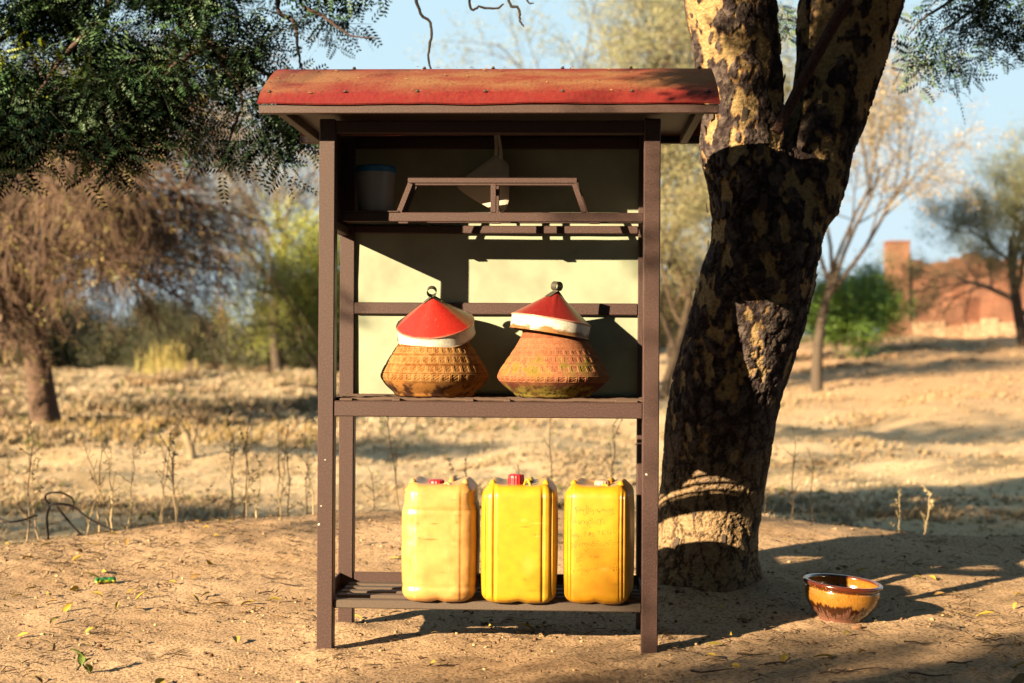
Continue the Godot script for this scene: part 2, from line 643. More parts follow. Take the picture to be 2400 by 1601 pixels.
# ------------------------------------------------------------------ clay pots and lids
# profile through (radius, height) points, eased with Catmull-Rom, as n points
func curve(pts: Array, n: int) -> Array:
	var out := []
	var k := pts.size()
	for i in n:
		var f := float(i) / (n - 1) * (k - 1)
		var j := mini(int(f), k - 2)
		var a = pts[maxi(j - 1, 0)]
		var d = pts[mini(j + 2, k - 1)]
		out.append(pts[j].cubic_interpolate(pts[j + 1], a, d, f - j))
	return out


func stamped_pot(prof: Array, rows: Array, cells: int, style: int) -> Buf:
	var nu := 541
	var nv := 150
	var pr := curve(prof, nv)
	var top: float = prof[prof.size() - 1].y
	var blot := noise(71 + style, 14.0)
	var fine := noise(75 + style, 60.0)
	var P := PackedVector3Array()
	var C := PackedColorArray()
	for j in nv:
		var q: Vector2 = pr[j]
		for i in nu:
			var f := float(i % (nu - 1)) / (nu - 1)
			var an := TAU * f
			var dir := Vector3(cos(an), 0, sin(an))
			var p := dir * q.x + Vector3(0, q.y, 0)
			var nb := blot.get_noise_3dv(p)
			var nf := fine.get_noise_3dv(p)
			var h := 0.0
			var raised := 0.0  # raised parts painted paler, recesses darker: relief shading put into the colour
			for k in rows.size():
				var r0: float = rows[k][0]
				var r1: float = rows[k][1]
				if q.y < r0 or q.y > r1:
					continue
				var vv := (q.y - r0) / (r1 - r0)
				var cu := f * cells + 0.37 * k + 0.03 * sin(f * 40.0 + k)
				var uu := cu - floorf(cu)
				if style == 2 and k == rows.size() - 1:        # fine herringbone under the neck
					raised = 1.0 if fmod(f * cells * 6.0 + absf(vv - 0.45) * 2.2, 1.0) < 0.5 else 0.0
					h = 0.0007 * raised
				elif uu < 0.17 or uu > 0.86:
					raised = 1.0 if absf(fmod(uu + 0.14, 1.0) - 0.155) > 0.045 else 0.2
					h = 0.0012 * raised
				elif vv < 0.1 or vv > 0.9:
					raised = 0.9
					h = 0.0011
				else:
					var hatch := fmod(uu * 2.2 + vv * 2.6 + 8.0, 1.0)
					raised = 0.75 if hatch < 0.45 else 0.0
					h = 0.0012 * raised - 0.0011
			if style == 2 and h == 0.0 and q.y > rows[0][0] and q.y < rows[rows.size() - 1][1]:
				raised = 0.5 + 0.5 * sin(q.y * 1900.0)
				h = 0.0005 * raised
			P.append(p + dir * (h + nb * 0.0008))
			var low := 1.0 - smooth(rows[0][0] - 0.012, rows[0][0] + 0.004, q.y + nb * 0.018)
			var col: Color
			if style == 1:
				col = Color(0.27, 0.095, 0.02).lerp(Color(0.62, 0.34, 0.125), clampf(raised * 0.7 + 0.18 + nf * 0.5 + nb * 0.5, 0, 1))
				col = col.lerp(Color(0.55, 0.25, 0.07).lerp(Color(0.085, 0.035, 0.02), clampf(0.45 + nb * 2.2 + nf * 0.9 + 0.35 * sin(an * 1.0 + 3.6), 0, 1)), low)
			else:
				col = Color(0.36, 0.125, 0.06).lerp(Color(0.58, 0.25, 0.125), clampf(raised * 0.7 + 0.1 + nf * 0.5, 0, 1))
				var moss := smooth(0.855, 0.90, q.y + nb * 0.02 + 0.776 - 0.776) * 0.0
				var midband := exp(-pow((q.y - 0.098) / 0.028, 2.0))
				moss = clampf(midband * (0.45 + nb * 2.0 + nf * 1.2), 0, 0.8)
				col = col.lerp(Color(0.52, 0.33, 0.13).lerp(Color(0.28, 0.24, 0.03), clampf(0.1 + nb * 2.0 + nf, 0, 1)), moss)
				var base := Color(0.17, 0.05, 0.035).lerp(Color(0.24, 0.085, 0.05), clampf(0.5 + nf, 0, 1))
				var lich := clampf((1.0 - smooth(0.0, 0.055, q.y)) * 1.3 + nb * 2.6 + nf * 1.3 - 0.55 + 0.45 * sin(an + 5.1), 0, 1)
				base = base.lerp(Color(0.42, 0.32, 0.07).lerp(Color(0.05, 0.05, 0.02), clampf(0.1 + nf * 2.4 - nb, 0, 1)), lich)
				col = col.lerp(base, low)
			C.append(col)
	var b := Buf.new()
	b.grid(nu, nv, P, true, C)
	return b


func lid(label: String, at: Transform3D, r: float, cone_h: float, band_h: float, seam: float, handle_turn: float, style: int) -> void:
	var t := thing("pot_lid", label, "pot lid", at)
	var nz := noise(81 + style, 26.0)
	var nu := 97
	# cone
	var P := PackedVector3Array()
	var C := PackedColorArray()
	for j in 26:
		var s := j / 25.0
		var rr := lerpf(0.004, r + 0.003, s)
		var y := cone_h * (1.0 - pow(s, 0.97))
		for i in nu:
			var an := TAU * (i % (nu - 1)) / (nu - 1)
			var p := Vector3(cos(an) * rr, y, sin(an) * rr)
			var d := absf(wrapf(an - seam, -PI, PI)) * rr
			if d < 0.006 and s > 0.12:
				p += Vector3(0, 0.0018, 0)
			P.append(p)
			var wear := clampf(nz.get_noise_3dv(p * 2.6) * 1.0 - 0.42 + 1.1 * smooth(0.96, 1.0, s), 0, 1)
			var red := Color(0.45, 0.028, 0.022) if style == 1 else Color(0.24, 0.02, 0.02)
			# bare tin slice on the far right side of the first lid
			var bare := 0.0
			if style == 1:
				bare = 1.0 - smooth(0.55, 0.7, absf(wrapf(an + 0.15, -PI, PI)))
			else:
				bare = 1.0 - smooth(0.32, 0.42, absf(wrapf(an + 0.12, -PI, PI)))
			red = red.lerp(Color(0.30, 0.16, 0.08), bare * 0.85)
			C.append(red.lerp(Color(0.42, 0.20, 0.13), wear))
	var b := Buf.new()
	b.grid(nu, 26, P, true, C)
	obj("cone", b, M.enamel, t)
	# band, outside and inside, with a rolled rim at the bottom
	P = PackedVector3Array()
	C = PackedColorArray()
	var prof := [Vector2(r + 0.003, 0.001), Vector2(r + 0.004, -0.002), Vector2(r + 0.001, -0.004)]
	for j in 16:
		prof.append(Vector2(r + 0.001, -0.005 - (band_h - 0.008) * j / 15.0))
	prof.append_array([Vector2(r + 0.0035, -band_h + 0.001), Vector2(r + 0.002, -band_h - 0.001), Vector2(r - 0.002, -band_h), Vector2(r - 0.002, -0.004), Vector2(0.02, -0.003)])
	for q in prof:
		for i in nu:
			var an := TAU * (i % (nu - 1)) / (nu - 1)
			var p := Vector3(cos(an) * q.x, q.y, sin(an) * q.x)
			if absf(wrapf(an - seam - 0.5, -PI, PI)) * r < 0.003 and q.y > -band_h:
				p *= Vector3(1.012, 1, 1.012)
			P.append(p)
			var low: float = -q.y / band_h
			var nn := nz.get_noise_3dv(p)
			var rust := 0.0
			if style == 1:
				rust = smooth(0.86, 0.98, low + nn * 0.12)
				rust = maxf(rust, smooth(0.45, 0.75, low + nn * 0.35) * (1.0 - smooth(0.25, 0.5, absf(wrapf(an - seam - 0.5 + 0.12, -PI, PI)))))
			else:
				rust = smooth(0.62, 0.76, low + nn * 0.22)
			var wht := Color(0.95, 0.92, 0.82).lerp(Color(0.70, 0.67, 0.58), clampf(0.4 + nn, 0, 1))
			var edge := smooth(0.10, 0.02, low + nn * 0.04)
			wht = wht.lerp(Color(0.55, 0.12, 0.07), edge * 0.8)
			C.append(wht.lerp(Color(0.40, 0.19, 0.07) if nn > -0.2 else Color(0.26, 0.12, 0.05), rust))
	b = Buf.new()
	b.grid(nu, prof.size(), P, true, C)
	obj("band", b, M.enamel, t)
	# strip handle bent into a loop
	var hd := Buf.new()
	var path := []
	var slope := Vector2(r, -cone_h).normalized()
	for k in 7:
		path.append(Vector2(0.0, cone_h) - Vector2(slope.x, -slope.y) * (0.040 * (1.0 - k / 6.0)) + Vector2(-0.002, 0.002))
	var lr := 0.0158
	for k in 25:
		var an := deg_to_rad(-125.0 - 290.0 * k / 24.0)
		path.append(Vector2(0, cone_h + lr * 0.95 + 0.002) + Vector2(cos(an), sin(an)) * lr)
	for k in 7:
		path.append(Vector2(0.0, cone_h) + slope * (0.040 * (k / 6.0)) + Vector2(0.002, 0.002))
	P = PackedVector3Array()
	var hw := 0.0125
	for q in path:
		for e in [Vector2(-hw, 0.0), Vector2(hw, 0.0)]:
			P.append(Vector3(q.x, q.y, e.x))
	hd.grid(2, path.size(), P)
	P = PackedVector3Array()
	for k in path.size():
		var q: Vector2 = path[k]
		var tg: Vector2 = (path[mini(k + 1, path.size() - 1)] - path[maxi(k - 1, 0)]).normalized()
		for e in [-hw, hw]:
			P.append(Vector3(q.x - tg.y * -0.002, q.y + tg.x * -0.002, e))
	hd.grid(2, path.size(), P)
	var h := obj("handle", hd, M.tin, t)
	h.rotation.y = handle_turn
	var rv2 := Buf.new()
	rv2.lathe([Vector2(0.0001, 0.0025), Vector2(0.002, 0.002), Vector2(0.003, 0.0)], 8)
	for s in [-1, 1]:
		var o := obj("rivet", rv2, M.tin, h)
		o.position = Vector3(s * 0.028, cone_h - 0.028 * cone_h / r + 0.0025, 0)


func local(u: float, y: float, z: float, bs := Basis()) -> Transform3D:
	return stand_at * Transform3D(bs, Vector3(u, y, z))


func build_pots() -> void:
	var p1 := [Vector2(0.06, 0.002), Vector2(0.118, 0.0), Vector2(0.135, 0.014), Vector2(0.158, 0.035), Vector2(0.1715, 0.055), Vector2(0.1745, 0.068), Vector2(0.168, 0.086), Vector2(0.150, 0.118), Vector2(0.130, 0.150), Vector2(0.112, 0.178), Vector2(0.104, 0.196), Vector2(0.108, 0.206)]
	var t := thing("water_pot", "ochre clay water pot stamped with rows of hatched squares, left of the two", "water pot", local(-0.462, 0.790, -0.205, Basis(Vector3.UP, 0.4)))
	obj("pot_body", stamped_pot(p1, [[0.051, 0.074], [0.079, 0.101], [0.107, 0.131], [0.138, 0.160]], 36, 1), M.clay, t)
	var p2 := [Vector2(0.06, 0.002), Vector2(0.112, 0.0), Vector2(0.132, 0.014), Vector2(0.160, 0.036), Vector2(0.178, 0.056), Vector2(0.181, 0.068), Vector2(0.173, 0.086), Vector2(0.152, 0.118), Vector2(0.130, 0.150), Vector2(0.112, 0.180), Vector2(0.101, 0.206), Vector2(0.104, 0.218)]
	t = thing("water_pot", "terracotta clay water pot with mossy patches and a maroon base, right of the two", "water pot", local(-0.076, 0.790, -0.205, Basis(Vector3.UP, 1.1)))
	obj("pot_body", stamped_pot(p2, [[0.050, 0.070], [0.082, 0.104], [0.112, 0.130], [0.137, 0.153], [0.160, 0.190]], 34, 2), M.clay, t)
	# lids lie tilted on the pots
	var b1 := Basis(Vector3(0, 0, 1), 0.075) * Basis(Vector3(1, 0, 0), 0.40)
	lid("bright red cone lid with white band tilted forward on the ochre pot", local(-0.459, 1.027, -0.185, b1), 0.124, 0.092, 0.045, 2.9, 0.0, 1)
	var b2 := Basis(Vector3(0, 0, 1), -0.155) * Basis(Vector3(1, 0, 0), -0.035)
	lid("dull red cone lid with rusty white band tilted sideways on the terracotta pot", local(-0.083, 1.040, -0.205, b2), 0.128, 0.093, 0.047, 1.52, 0.75, 2)


# ------------------------------------------------------------------ jerrycans
func can_shape(w: float, d: float, h: float, style: int) -> Buf:
	var nu := 241
	var nv := 84
	var nz := noise(91 + style, 3.0)
	var P := PackedVector3Array()
	var UV := PackedVector2Array()
	for j in nv:
		var s := float(j) / (nv - 1)
		# s 0..0.1 floor, 0.1..0.9 walls, 0.9..1 top
		var y := 0.0
		var k := 1.0
		var inset := 0.0
		var rbot := 0.030
		var rtop := 0.034
		if s < 0.08:
			k = s / 0.08 * (1.0 - rbot / (w * 0.5))
			y = 0.0
		elif s < 0.2:
			var a := (s - 0.08) / 0.12 * PI / 2
			inset = rbot * (1.0 - sin(a))
			y = rbot * (1.0 - cos(a))
		elif s < 0.8:
			y = lerpf(rbot, h - rtop, (s - 0.2) / 0.6)
		elif s < 0.92:
			var a := (s - 0.8) / 0.12 * PI / 2
			inset = rtop * (1.0 - cos(a))
			y = h - rtop + rtop * sin(a)
		else:
			k = (1.0 - (s - 0.92) / 0.08) * (1.0 - rtop / (w * 0.5))
			y = h
		var belly := sin(PI * clampf(y / h, 0, 1))
		var fy := y / h
		var hw := w * 0.5 * (0.955 + 0.045 * pow(belly, 0.7)) - inset
		var hd := d * 0.5 * (0.955 + 0.045 * pow(belly, 0.7)) - inset
		if style == 1:
			if fy > 0.80 and fy < 0.93:
				hw -= 0.006 * smooth(0.80, 0.83, fy)
			if absf(fy - 0.795) < 0.012:
				hw -= 0.002
				hd -= 0.0025
			if absf(fy - 0.13) < 0.012:
				hw -= 0.0014
				hd -= 0.002
			if fy < 0.13:
				hd += 0.003
		var ex := 0.40 if style == 1 else 0.34
		for i in nu:
			var an := TAU * (i % (nu - 1)) / (nu - 1)
			var cx := cos(an)
			var sz := sin(an)
			var x := signf(cx) * pow(absf(cx), ex) * hw * (k if s < 0.08 or s >= 0.92 else 1.0)
			var z := signf(sz) * pow(absf(sz), ex) * hd * (k if s < 0.08 or s >= 0.92 else 1.0)
			var yy := y
			var ax := absf(x) / (w * 0.5)
			var wall := smooth(0.10, 0.2, s) * (1.0 - smooth(0.86, 0.94, s))
			if style == 2 and absf(z) > hd * 0.6:
				# upright ribs near both sides, and a shallow raised middle
				var g := 0.0
				for q in [[0.62, 0.035], [0.83, 0.03]]:
					g += exp(-pow((ax - q[0]) / q[1], 2.0))
				z -= signf(z) * 0.0062 * minf(g, 1.0) * wall
			if style == 3 and absf(z) > hd * 0.6:
				var g := exp(-pow((ax - 0.80) / 0.022, 2.0)) + 0.8 * exp(-pow((ax - 0.70) / 0.018, 2.0))
				z -= signf(z) * 0.0045 * minf(g, 1.0) * wall
			if style == 1 and absf(z) > hd * 0.6:
				z += signf(z) * 0.004 * nz.get_noise_2d(x * 3.0, y * 3.0) * wall - signf(z) * 0.002 * exp(-pow(x / 0.004, 2.0)) * wall * 0.4
				z -= signf(z) * 0.003 * smooth(0.55, 0.62, ax) * wall
			# dent of the mould seam at the foot
			if s < 0.2 and absf(x) < 0.02 and absf(z) > hd * 0.5:
				yy += 0.006 * (1.0 - absf(x) / 0.02)
			# top: two humps that carry the handle ends, a saddle between them
			if s > 0.84:
				var hump := exp(-pow((ax - 0.72) / 0.20, 2.0)) * smooth(0.84, 0.93, s)
				yy += hump * 0.0145 * (0.55 + 0.45 * cos(z / (d * 0.5) * 2.2))
				yy -= 0.006 * smooth(0.94, 1.0, s)
			P.append(Vector3(x, yy, z))
			UV.append(Vector2(0.5 + x / w * 0.96, 1.0 - y / h) if z > 0 and s > 0.08 and s < 0.93 else Vector2(0.012, 0.5))
	var b := Buf.new()
	b.grid(nu, nv, P, true, PackedColorArray(), UV)
	return b


func smear(im: Image, c: Color, x: float, y: float, lx: float, ly: float, str_: float, nz: FastNoiseLite) -> void:
	for j in range(maxi(0, int(y - ly * 2)), mini(im.get_height(), int(y + ly * 2))):
		for i in range(maxi(0, int(x - lx * 2)), mini(im.get_width(), int(x + lx * 2))):
			var q := Vector2((i - x) / lx, (j - y) / ly).length_squared()
			var a := exp(-q * 1.6) * str_ * clampf(0.65 + nz.get_noise_2d(i * 2.0, j * 2.0) * 1.5, 0, 1)
			if a > 0.01:
				im.set_pixel(i, j, im.get_pixel(i, j).lerp(c, minf(a, 1.0)))


func pen(im: Image, c: Color, pts: Array, wd := 1.6) -> void:
	for k in pts.size() - 1:
		var a: Vector2 = pts[k]
		var b: Vector2 = pts[k + 1]
		var steps_n := int(a.distance_to(b)) + 1
		for s in steps_n + 1:
			var p := a.lerp(b, float(s) / steps_n)
			for dj in range(-2, 3):
				for di in range(-2, 3):
					var q := Vector2i(int(p.x) + di, int(p.y) + dj)
					if q.x < 0 or q.y < 0 or q.x >= im.get_width() or q.y >= im.get_height():
						continue
					var dist := Vector2(q).distance_to(p)
					var al := clampf(wd - dist, 0, 1) * c.a
					if al > 0:
						im.set_pixelv(q, im.get_pixelv(q).lerp(Color(c.r, c.g, c.b), al * 0.5))


# arcs: x, y, radius, first and last angle in degrees (clockwise on the picture), stretch of height
func arcs(im: Image, c: Color, list: Array, wd := 1.6) -> void:
	for q in list:
		var pts := []
		for k in 15:
			var an: float = deg_to_rad(lerpf(q[3], q[4], k / 14.0))
			pts.append(Vector2(q[0] + cos(an) * q[2], q[1] + sin(an) * q[2] * (q[5] if q.size() > 5 else 1.0)))
		pen(im, c, pts, wd)


func can_paint(style: int) -> ImageTexture:
	var W := 384
	var H := 640
	var im := Image.create_empty(W, H, false, Image.FORMAT_RGB8)
	var base: Color = [Color(), Color(0.68, 0.365, 0.115), Color(0.66, 0.36, 0.022), Color(0.66, 0.31, 0.012)][style].linear_to_srgb()
	var n1 := noise(101 + style, 0.012)
	var n2 := noise(105 + style, 0.15)
	for j in H:
		for i in W:
			var k := 1.0 + n1.get_noise_2d(i, j) * 0.07 + n2.get_noise_2d(i, j * 0.5) * 0.03
			im.set_pixel(i, j, Color(base.r * k, base.g * k, base.b * k))
	var nz := noise(110 + style, 0.12)
	var brown := Color(0.42, 0.22, 0.06)
	var pale := Color(0.98, 0.90, 0.62)
	if style == 1:
		for q in [[180, 205, 22, 4, 0.9], [100, 205, 8, 4, 0.4], [285, 195, 10, 9, 0.5], [160, 290, 40, 5, 0.85], [105, 282, 6, 5, 0.6], [285, 160, 14, 4, 0.3], [30, 205, 12, 6, 0.3], [310, 590, 40, 14, 0.5], [270, 75, 16, 4, 0.6], [190, 622, 200, 10, 0.5], [60, 420, 10, 40, 0.3], [215, 470, 24, 5, 0.3]]:
			smear(im, brown, q[0], q[1], q[2], q[3], q[4], nz)
		for q in [[120, 380, 70, 90, 0.35], [245, 360, 60, 40, 0.4], [270, 310, 20, 16, 0.6]]:
			smear(im, pale, q[0], q[1], q[2], q[3], q[4], nz)
		for i in W:
			for j in [130, 131, 553]:
				im.set_pixel(i, j, im.get_pixel(i, j).darkened(0.13))  # both moulded creases drawn darker in the colour
	elif style == 2:
		for q in [[222, 215, 22, 4, 0.8], [270, 258, 6, 9, 0.6], [140, 210, 6, 3, 0.4], [225, 500, 12, 7, 0.45], [190, 622, 200, 10, 0.5], [95, 330, 6, 40, 0.25], [260, 560, 30, 6, 0.3]]:
			smear(im, brown, q[0], q[1], q[2], q[3], q[4], nz)
		for q in [[285, 195, 45, 4, 0.7], [215, 180, 20, 12, 0.5], [240, 420, 40, 70, 0.4], [310, 330, 14, 60, 0.4], [285, 265, 30, 6, 0.5]]:
			smear(im, pale, q[0], q[1], q[2], q[3], q[4], nz)
	else:
		# handwriting in faded pen, laid out on the face in units of the photograph's close view
		var w2 := Image.create_empty(W, H, false, Image.FORMAT_RGB8)
		w2.copy_from(im)
		im = w2
		var ink := Color(0.38, 0.30, 0.05, 0.62)
		var K := func(list: Array) -> Array:
			var out := []
			for q in list:
				var r := [34.0 + (q[0] - 60.0) * 0.298, 52.0 + q[1] * 0.292, q[2] * 0.298, q[3], q[4]]
				if q.size() > 5:
					r.append(q[5])
				out.append(r)
			return out
		# first line
		arcs(im, ink, K.call([[215, 265, 26, 150, 395, 2.3], [240, 215, 20, 100, 400], [255, 275, 14, 200, 460, 2.2], [300, 250, 6, 0, 360], [340, 250, 22, 180, 380], [395, 255, 24, 130, 400], [400, 310, 28, -60, 200], [445, 215, 22, 60, 420], [440, 175, 16, 90, 330], [450, 270, 18, -90, 200, 1.8]]))
		arcs(im, ink, K.call([[510, 240, 26, -20, 330], [540, 275, 16, -60, 120, 2.8], [610, 250, 26, 160, 360], [655, 245, 30, 0, 190], [650, 262, 12, 0, 360], [715, 245, 22, 180, 380], [750, 250, 26, 170, 380], [820, 245, 26, 0, 350], [870, 240, 24, 140, 420], [900, 215, 16, 120, 400], [870, 280, 22, -70, 120, 1.9], [925, 290, 18, 20, 200]]))
		# second line
		arcs(im, ink, K.call([[200, 405, 24, 100, 400], [205, 455, 22, -90, 240], [185, 485, 4, 0, 360], [245, 465, 5, 0, 360], [310, 475, 28, 0, 330], [315, 490, 16, 60, 330], [365, 470, 26, 180, 420, 1.3], [420, 470, 24, 150, 400], [440, 500, 24, 180, 330], [485, 455, 26, 90, 420], [470, 520, 22, 130, 350], [490, 545, 14, 0, 180]]))
		arcs(im, ink, K.call([[515, 415, 20, 80, 400], [530, 465, 18, -60, 140, 1.6], [600, 465, 26, 0, 350], [660, 440, 28, 200, 420], [665, 480, 30, -60, 160], [705, 415, 18, 120, 390], [745, 460, 5, 0, 360], [750, 485, 4, 0, 360]]))
		# third line, a telephone number
		arcs(im, ink, K.call([[190, 735, 22, 150, 430], [225, 725, 22, 120, 350], [262, 715, 20, 0, 360], [282, 745, 8, -90, 90, 3.6], [330, 728, 4, 0, 360]]))
		pen(im, ink, [k2(365, 665), k2(415, 655), k2(395, 725)])
		arcs(im, ink, K.call([[480, 700, 14, 0, 360], [545, 680, 18, 200, 400]]))
		pen(im, ink, [k2(558, 690), k2(525, 725), k2(578, 715)])
		pen(im, ink, [k2(620, 640), k2(672, 628), k2(655, 695)])
		arcs(im, ink, K.call([[735, 675, 18, 0, 360], [745, 650, 30, 150, 260, 1.4]]))
		pen(im, ink, [k2(795, 640), k2(822, 622), k2(818, 695)])
		arcs(im, ink, K.call([[870, 655, 12, 60, 300]]))
		pen(im, ink, [k2(915, 650), k2(945, 645)], 2.0)
		smear(im, Color(0.25, 0.12, 0.04), k2(495, 672).x, k2(495, 672).y, 6, 7, 1.3, nz)
		# fourth line, climbing to the right
		arcs(im, ink, K.call([[165, 885, 22, 160, 420], [160, 930, 14, -90, 90, 2.4], [230, 895, 20, 100, 420], [225, 925, 16, -60, 180], [255, 835, 26, 0, 360], [320, 890, 24, 110, 300], [375, 880, 26, 170, 380], [430, 885, 24, 180, 420, 1.4], [425, 960, 22, -90, 180, 2.0], [480, 885, 22, 180, 400], [545, 880, 24, 0, 340]]))
		arcs(im, ink, K.call([[555, 835, 22, 120, 420], [625, 870, 24, 90, 330], [640, 820, 20, 180, 360], [690, 875, 20, 90, 300], [735, 865, 26, 0, 190], [785, 850, 22, 170, 380], [840, 850, 22, 60, 340], [860, 810, 22, 180, 340], [910, 850, 24, 60, 330], [955, 840, 22, 0, 330], [1005, 835, 18, 150, 380], [1075, 830, 24, 60, 330], [1085, 790, 12, 150, 360]]))
		# fifth and sixth line
		arcs(im, ink, K.call([[275, 1160, 24, 130, 420], [330, 1150, 30, 0, 340], [275, 1190, 20, 0, 180], [340, 1085, 30, 0, 360], [505, 1110, 20, 180, 400], [600, 1115, 20, 150, 380], [640, 1110, 16, 170, 380]]))
		arcs(im, ink, K.call([[225, 1385, 28, 100, 300], [280, 1375, 22, 180, 360], [345, 1350, 24, 100, 420], [335, 1290, 20, 180, 350], [340, 1430, 14, -90, 90, 2.2], [400, 1370, 22, 180, 400], [460, 1365, 28, 0, 350], [520, 1345, 20, 180, 380], [600, 1335, 24, 150, 400]]))
		arcs(im, ink, K.call([[880, 1290, 22, 140, 220, 2.0], [920, 1310, 26, 0, 340], [940, 1240, 26, 180, 360], [930, 1345, 12, 0, 250], [975, 1285, 6, 0, 360], [975, 1330, 6, 0, 360]]))
		smear(im, pale, 240, 440, 30, 14, 0.5, nz)
		smear(im, brown, 330, 170, 3, 26, 0.5, nz)
		smear(im, brown, 190, 622, 200, 10, 0.5, nz)
		smear(im, brown, 300, 520, 40, 8, 0.25, nz)
	return ImageTexture.create_from_image(im)


func k2(x: float, y: float) -> Vector2:
	return Vector2(34.0 + (x - 60.0) * 0.298, 52.0 + y * 0.292)


func build_cans() -> void:
	var red := mat("red_cap", Color(0.50, 0.02, 0.03), 0.4)
	var pinkish := mat("faded_cap", Color(0.55, 0.33, 0.24), 0.5)
	var specs := [
		[1, "pale faded yellow jerrycan with brown scuffs and two creases round it", -0.4285, 0.239, 0.364, 0.0, red, 0.010],
		[2, "bright yellow jerrycan with upright ribs and a raised red cap", -0.177, 0.241, 0.364, 0.0, red, 0.030],
		[3, "orange yellow jerrycan covered with faded handwriting, faded pink cap", 0.0755, 0.212, 0.364, -0.11, pinkish, 0.014]]
	for s in specs:
		var k: int = s[0]
		var t := thing("jerrycan", s[1], "jerrycan", local(s[2], 0.1565, -0.118 + (0.006 if k == 2 else 0.0), Basis(Vector3.UP, s[5])))
		var pm := StandardMaterial3D.new()
		pm.resource_name = "can_plastic"
		pm.albedo_texture = can_paint(k)
		pm.albedo_color = Color(TONE, TONE, TONE).linear_to_srgb()
		pm.roughness = 0.36
		pm.metallic_specular = 0.45
		pm.subsurf_scatter_enabled = true
		pm.subsurf_scatter_strength = 0.15
		obj("can_body", can_shape(s[3], 0.29, s[4], k), pm, t)
		var h: float = s[4]
		# neck and fluted cap
		var cb := Buf.new()
		var P := PackedVector3Array()
		var ch: float = s[7]
		for q in [Vector2(0.001, ch), Vector2(0.020, ch), Vector2(0.0232, ch - 0.003), Vector2(0.0245, ch - 0.012), Vector2(0.0245, -0.012)]:
			for i in 97:
				var an := TAU * (i % 96) / 96.0
				var rr: float = q.x + (0.0011 if (i / 3) % 2 and q.x > 0.02 else 0.0)
				P.append(Vector3(cos(an) * rr, q.y, sin(an) * rr))
		cb.grid(97, 5, P, true)
		var cap := obj("cap", cb, s[6], t)
		cap.position = Vector3(-0.012 if k < 3 else 0.012, h, 0.045)
		var plain := mat("can_plain%d" % k, [Color(), Color(0.66, 0.36, 0.13), Color(0.66, 0.36, 0.022), Color(0.66, 0.31, 0.012)][k], 0.4)
		# carrying handle over the middle, front to back, and the strap that ties the cap
		var hb := Buf.new()
		var pts := []
		for i in 13:
			var f := i / 12.0
			pts.append(Vector3(0.03, h - 0.02 + 0.022 * pow(sin(PI * f), 0.5), -0.015 - 0.10 * f))
		var rr := []
		rr.resize(13)
		rr.fill(0.011)
		hb.tube(pts, rr, 10)
		obj("handle", hb, plain, t)
		for sx in [-1, 1]:
			var kb := Buf.new()
			kb.lathe([Vector2(0.0005, 0.0075), Vector2(0.004, 0.0068), Vector2(0.0072, 0.004), Vector2(0.009, 0.0), Vector2(0.012, -0.006)], 20)
			var o := obj("shoulder_knob", kb, plain, t)
			o.position = Vector3(sx * s[3] * 0.345, h + 0.0095, 0.085)
		var lb := Buf.new()
		pts = []
		rr = []
		for i in 11:
			var f := i / 10.0
			pts.append(Vector3(0.014 + 0.022 * f, h - 0.004 + (0.022 if k == 2 else 0.008) * sin(PI * f), 0.075 + 0.040 * f - 0.02 * f * f))
			rr.append(0.0042)
		lb.tube(pts, rr, 8)
		obj("cap_strap", lb, plain, t)


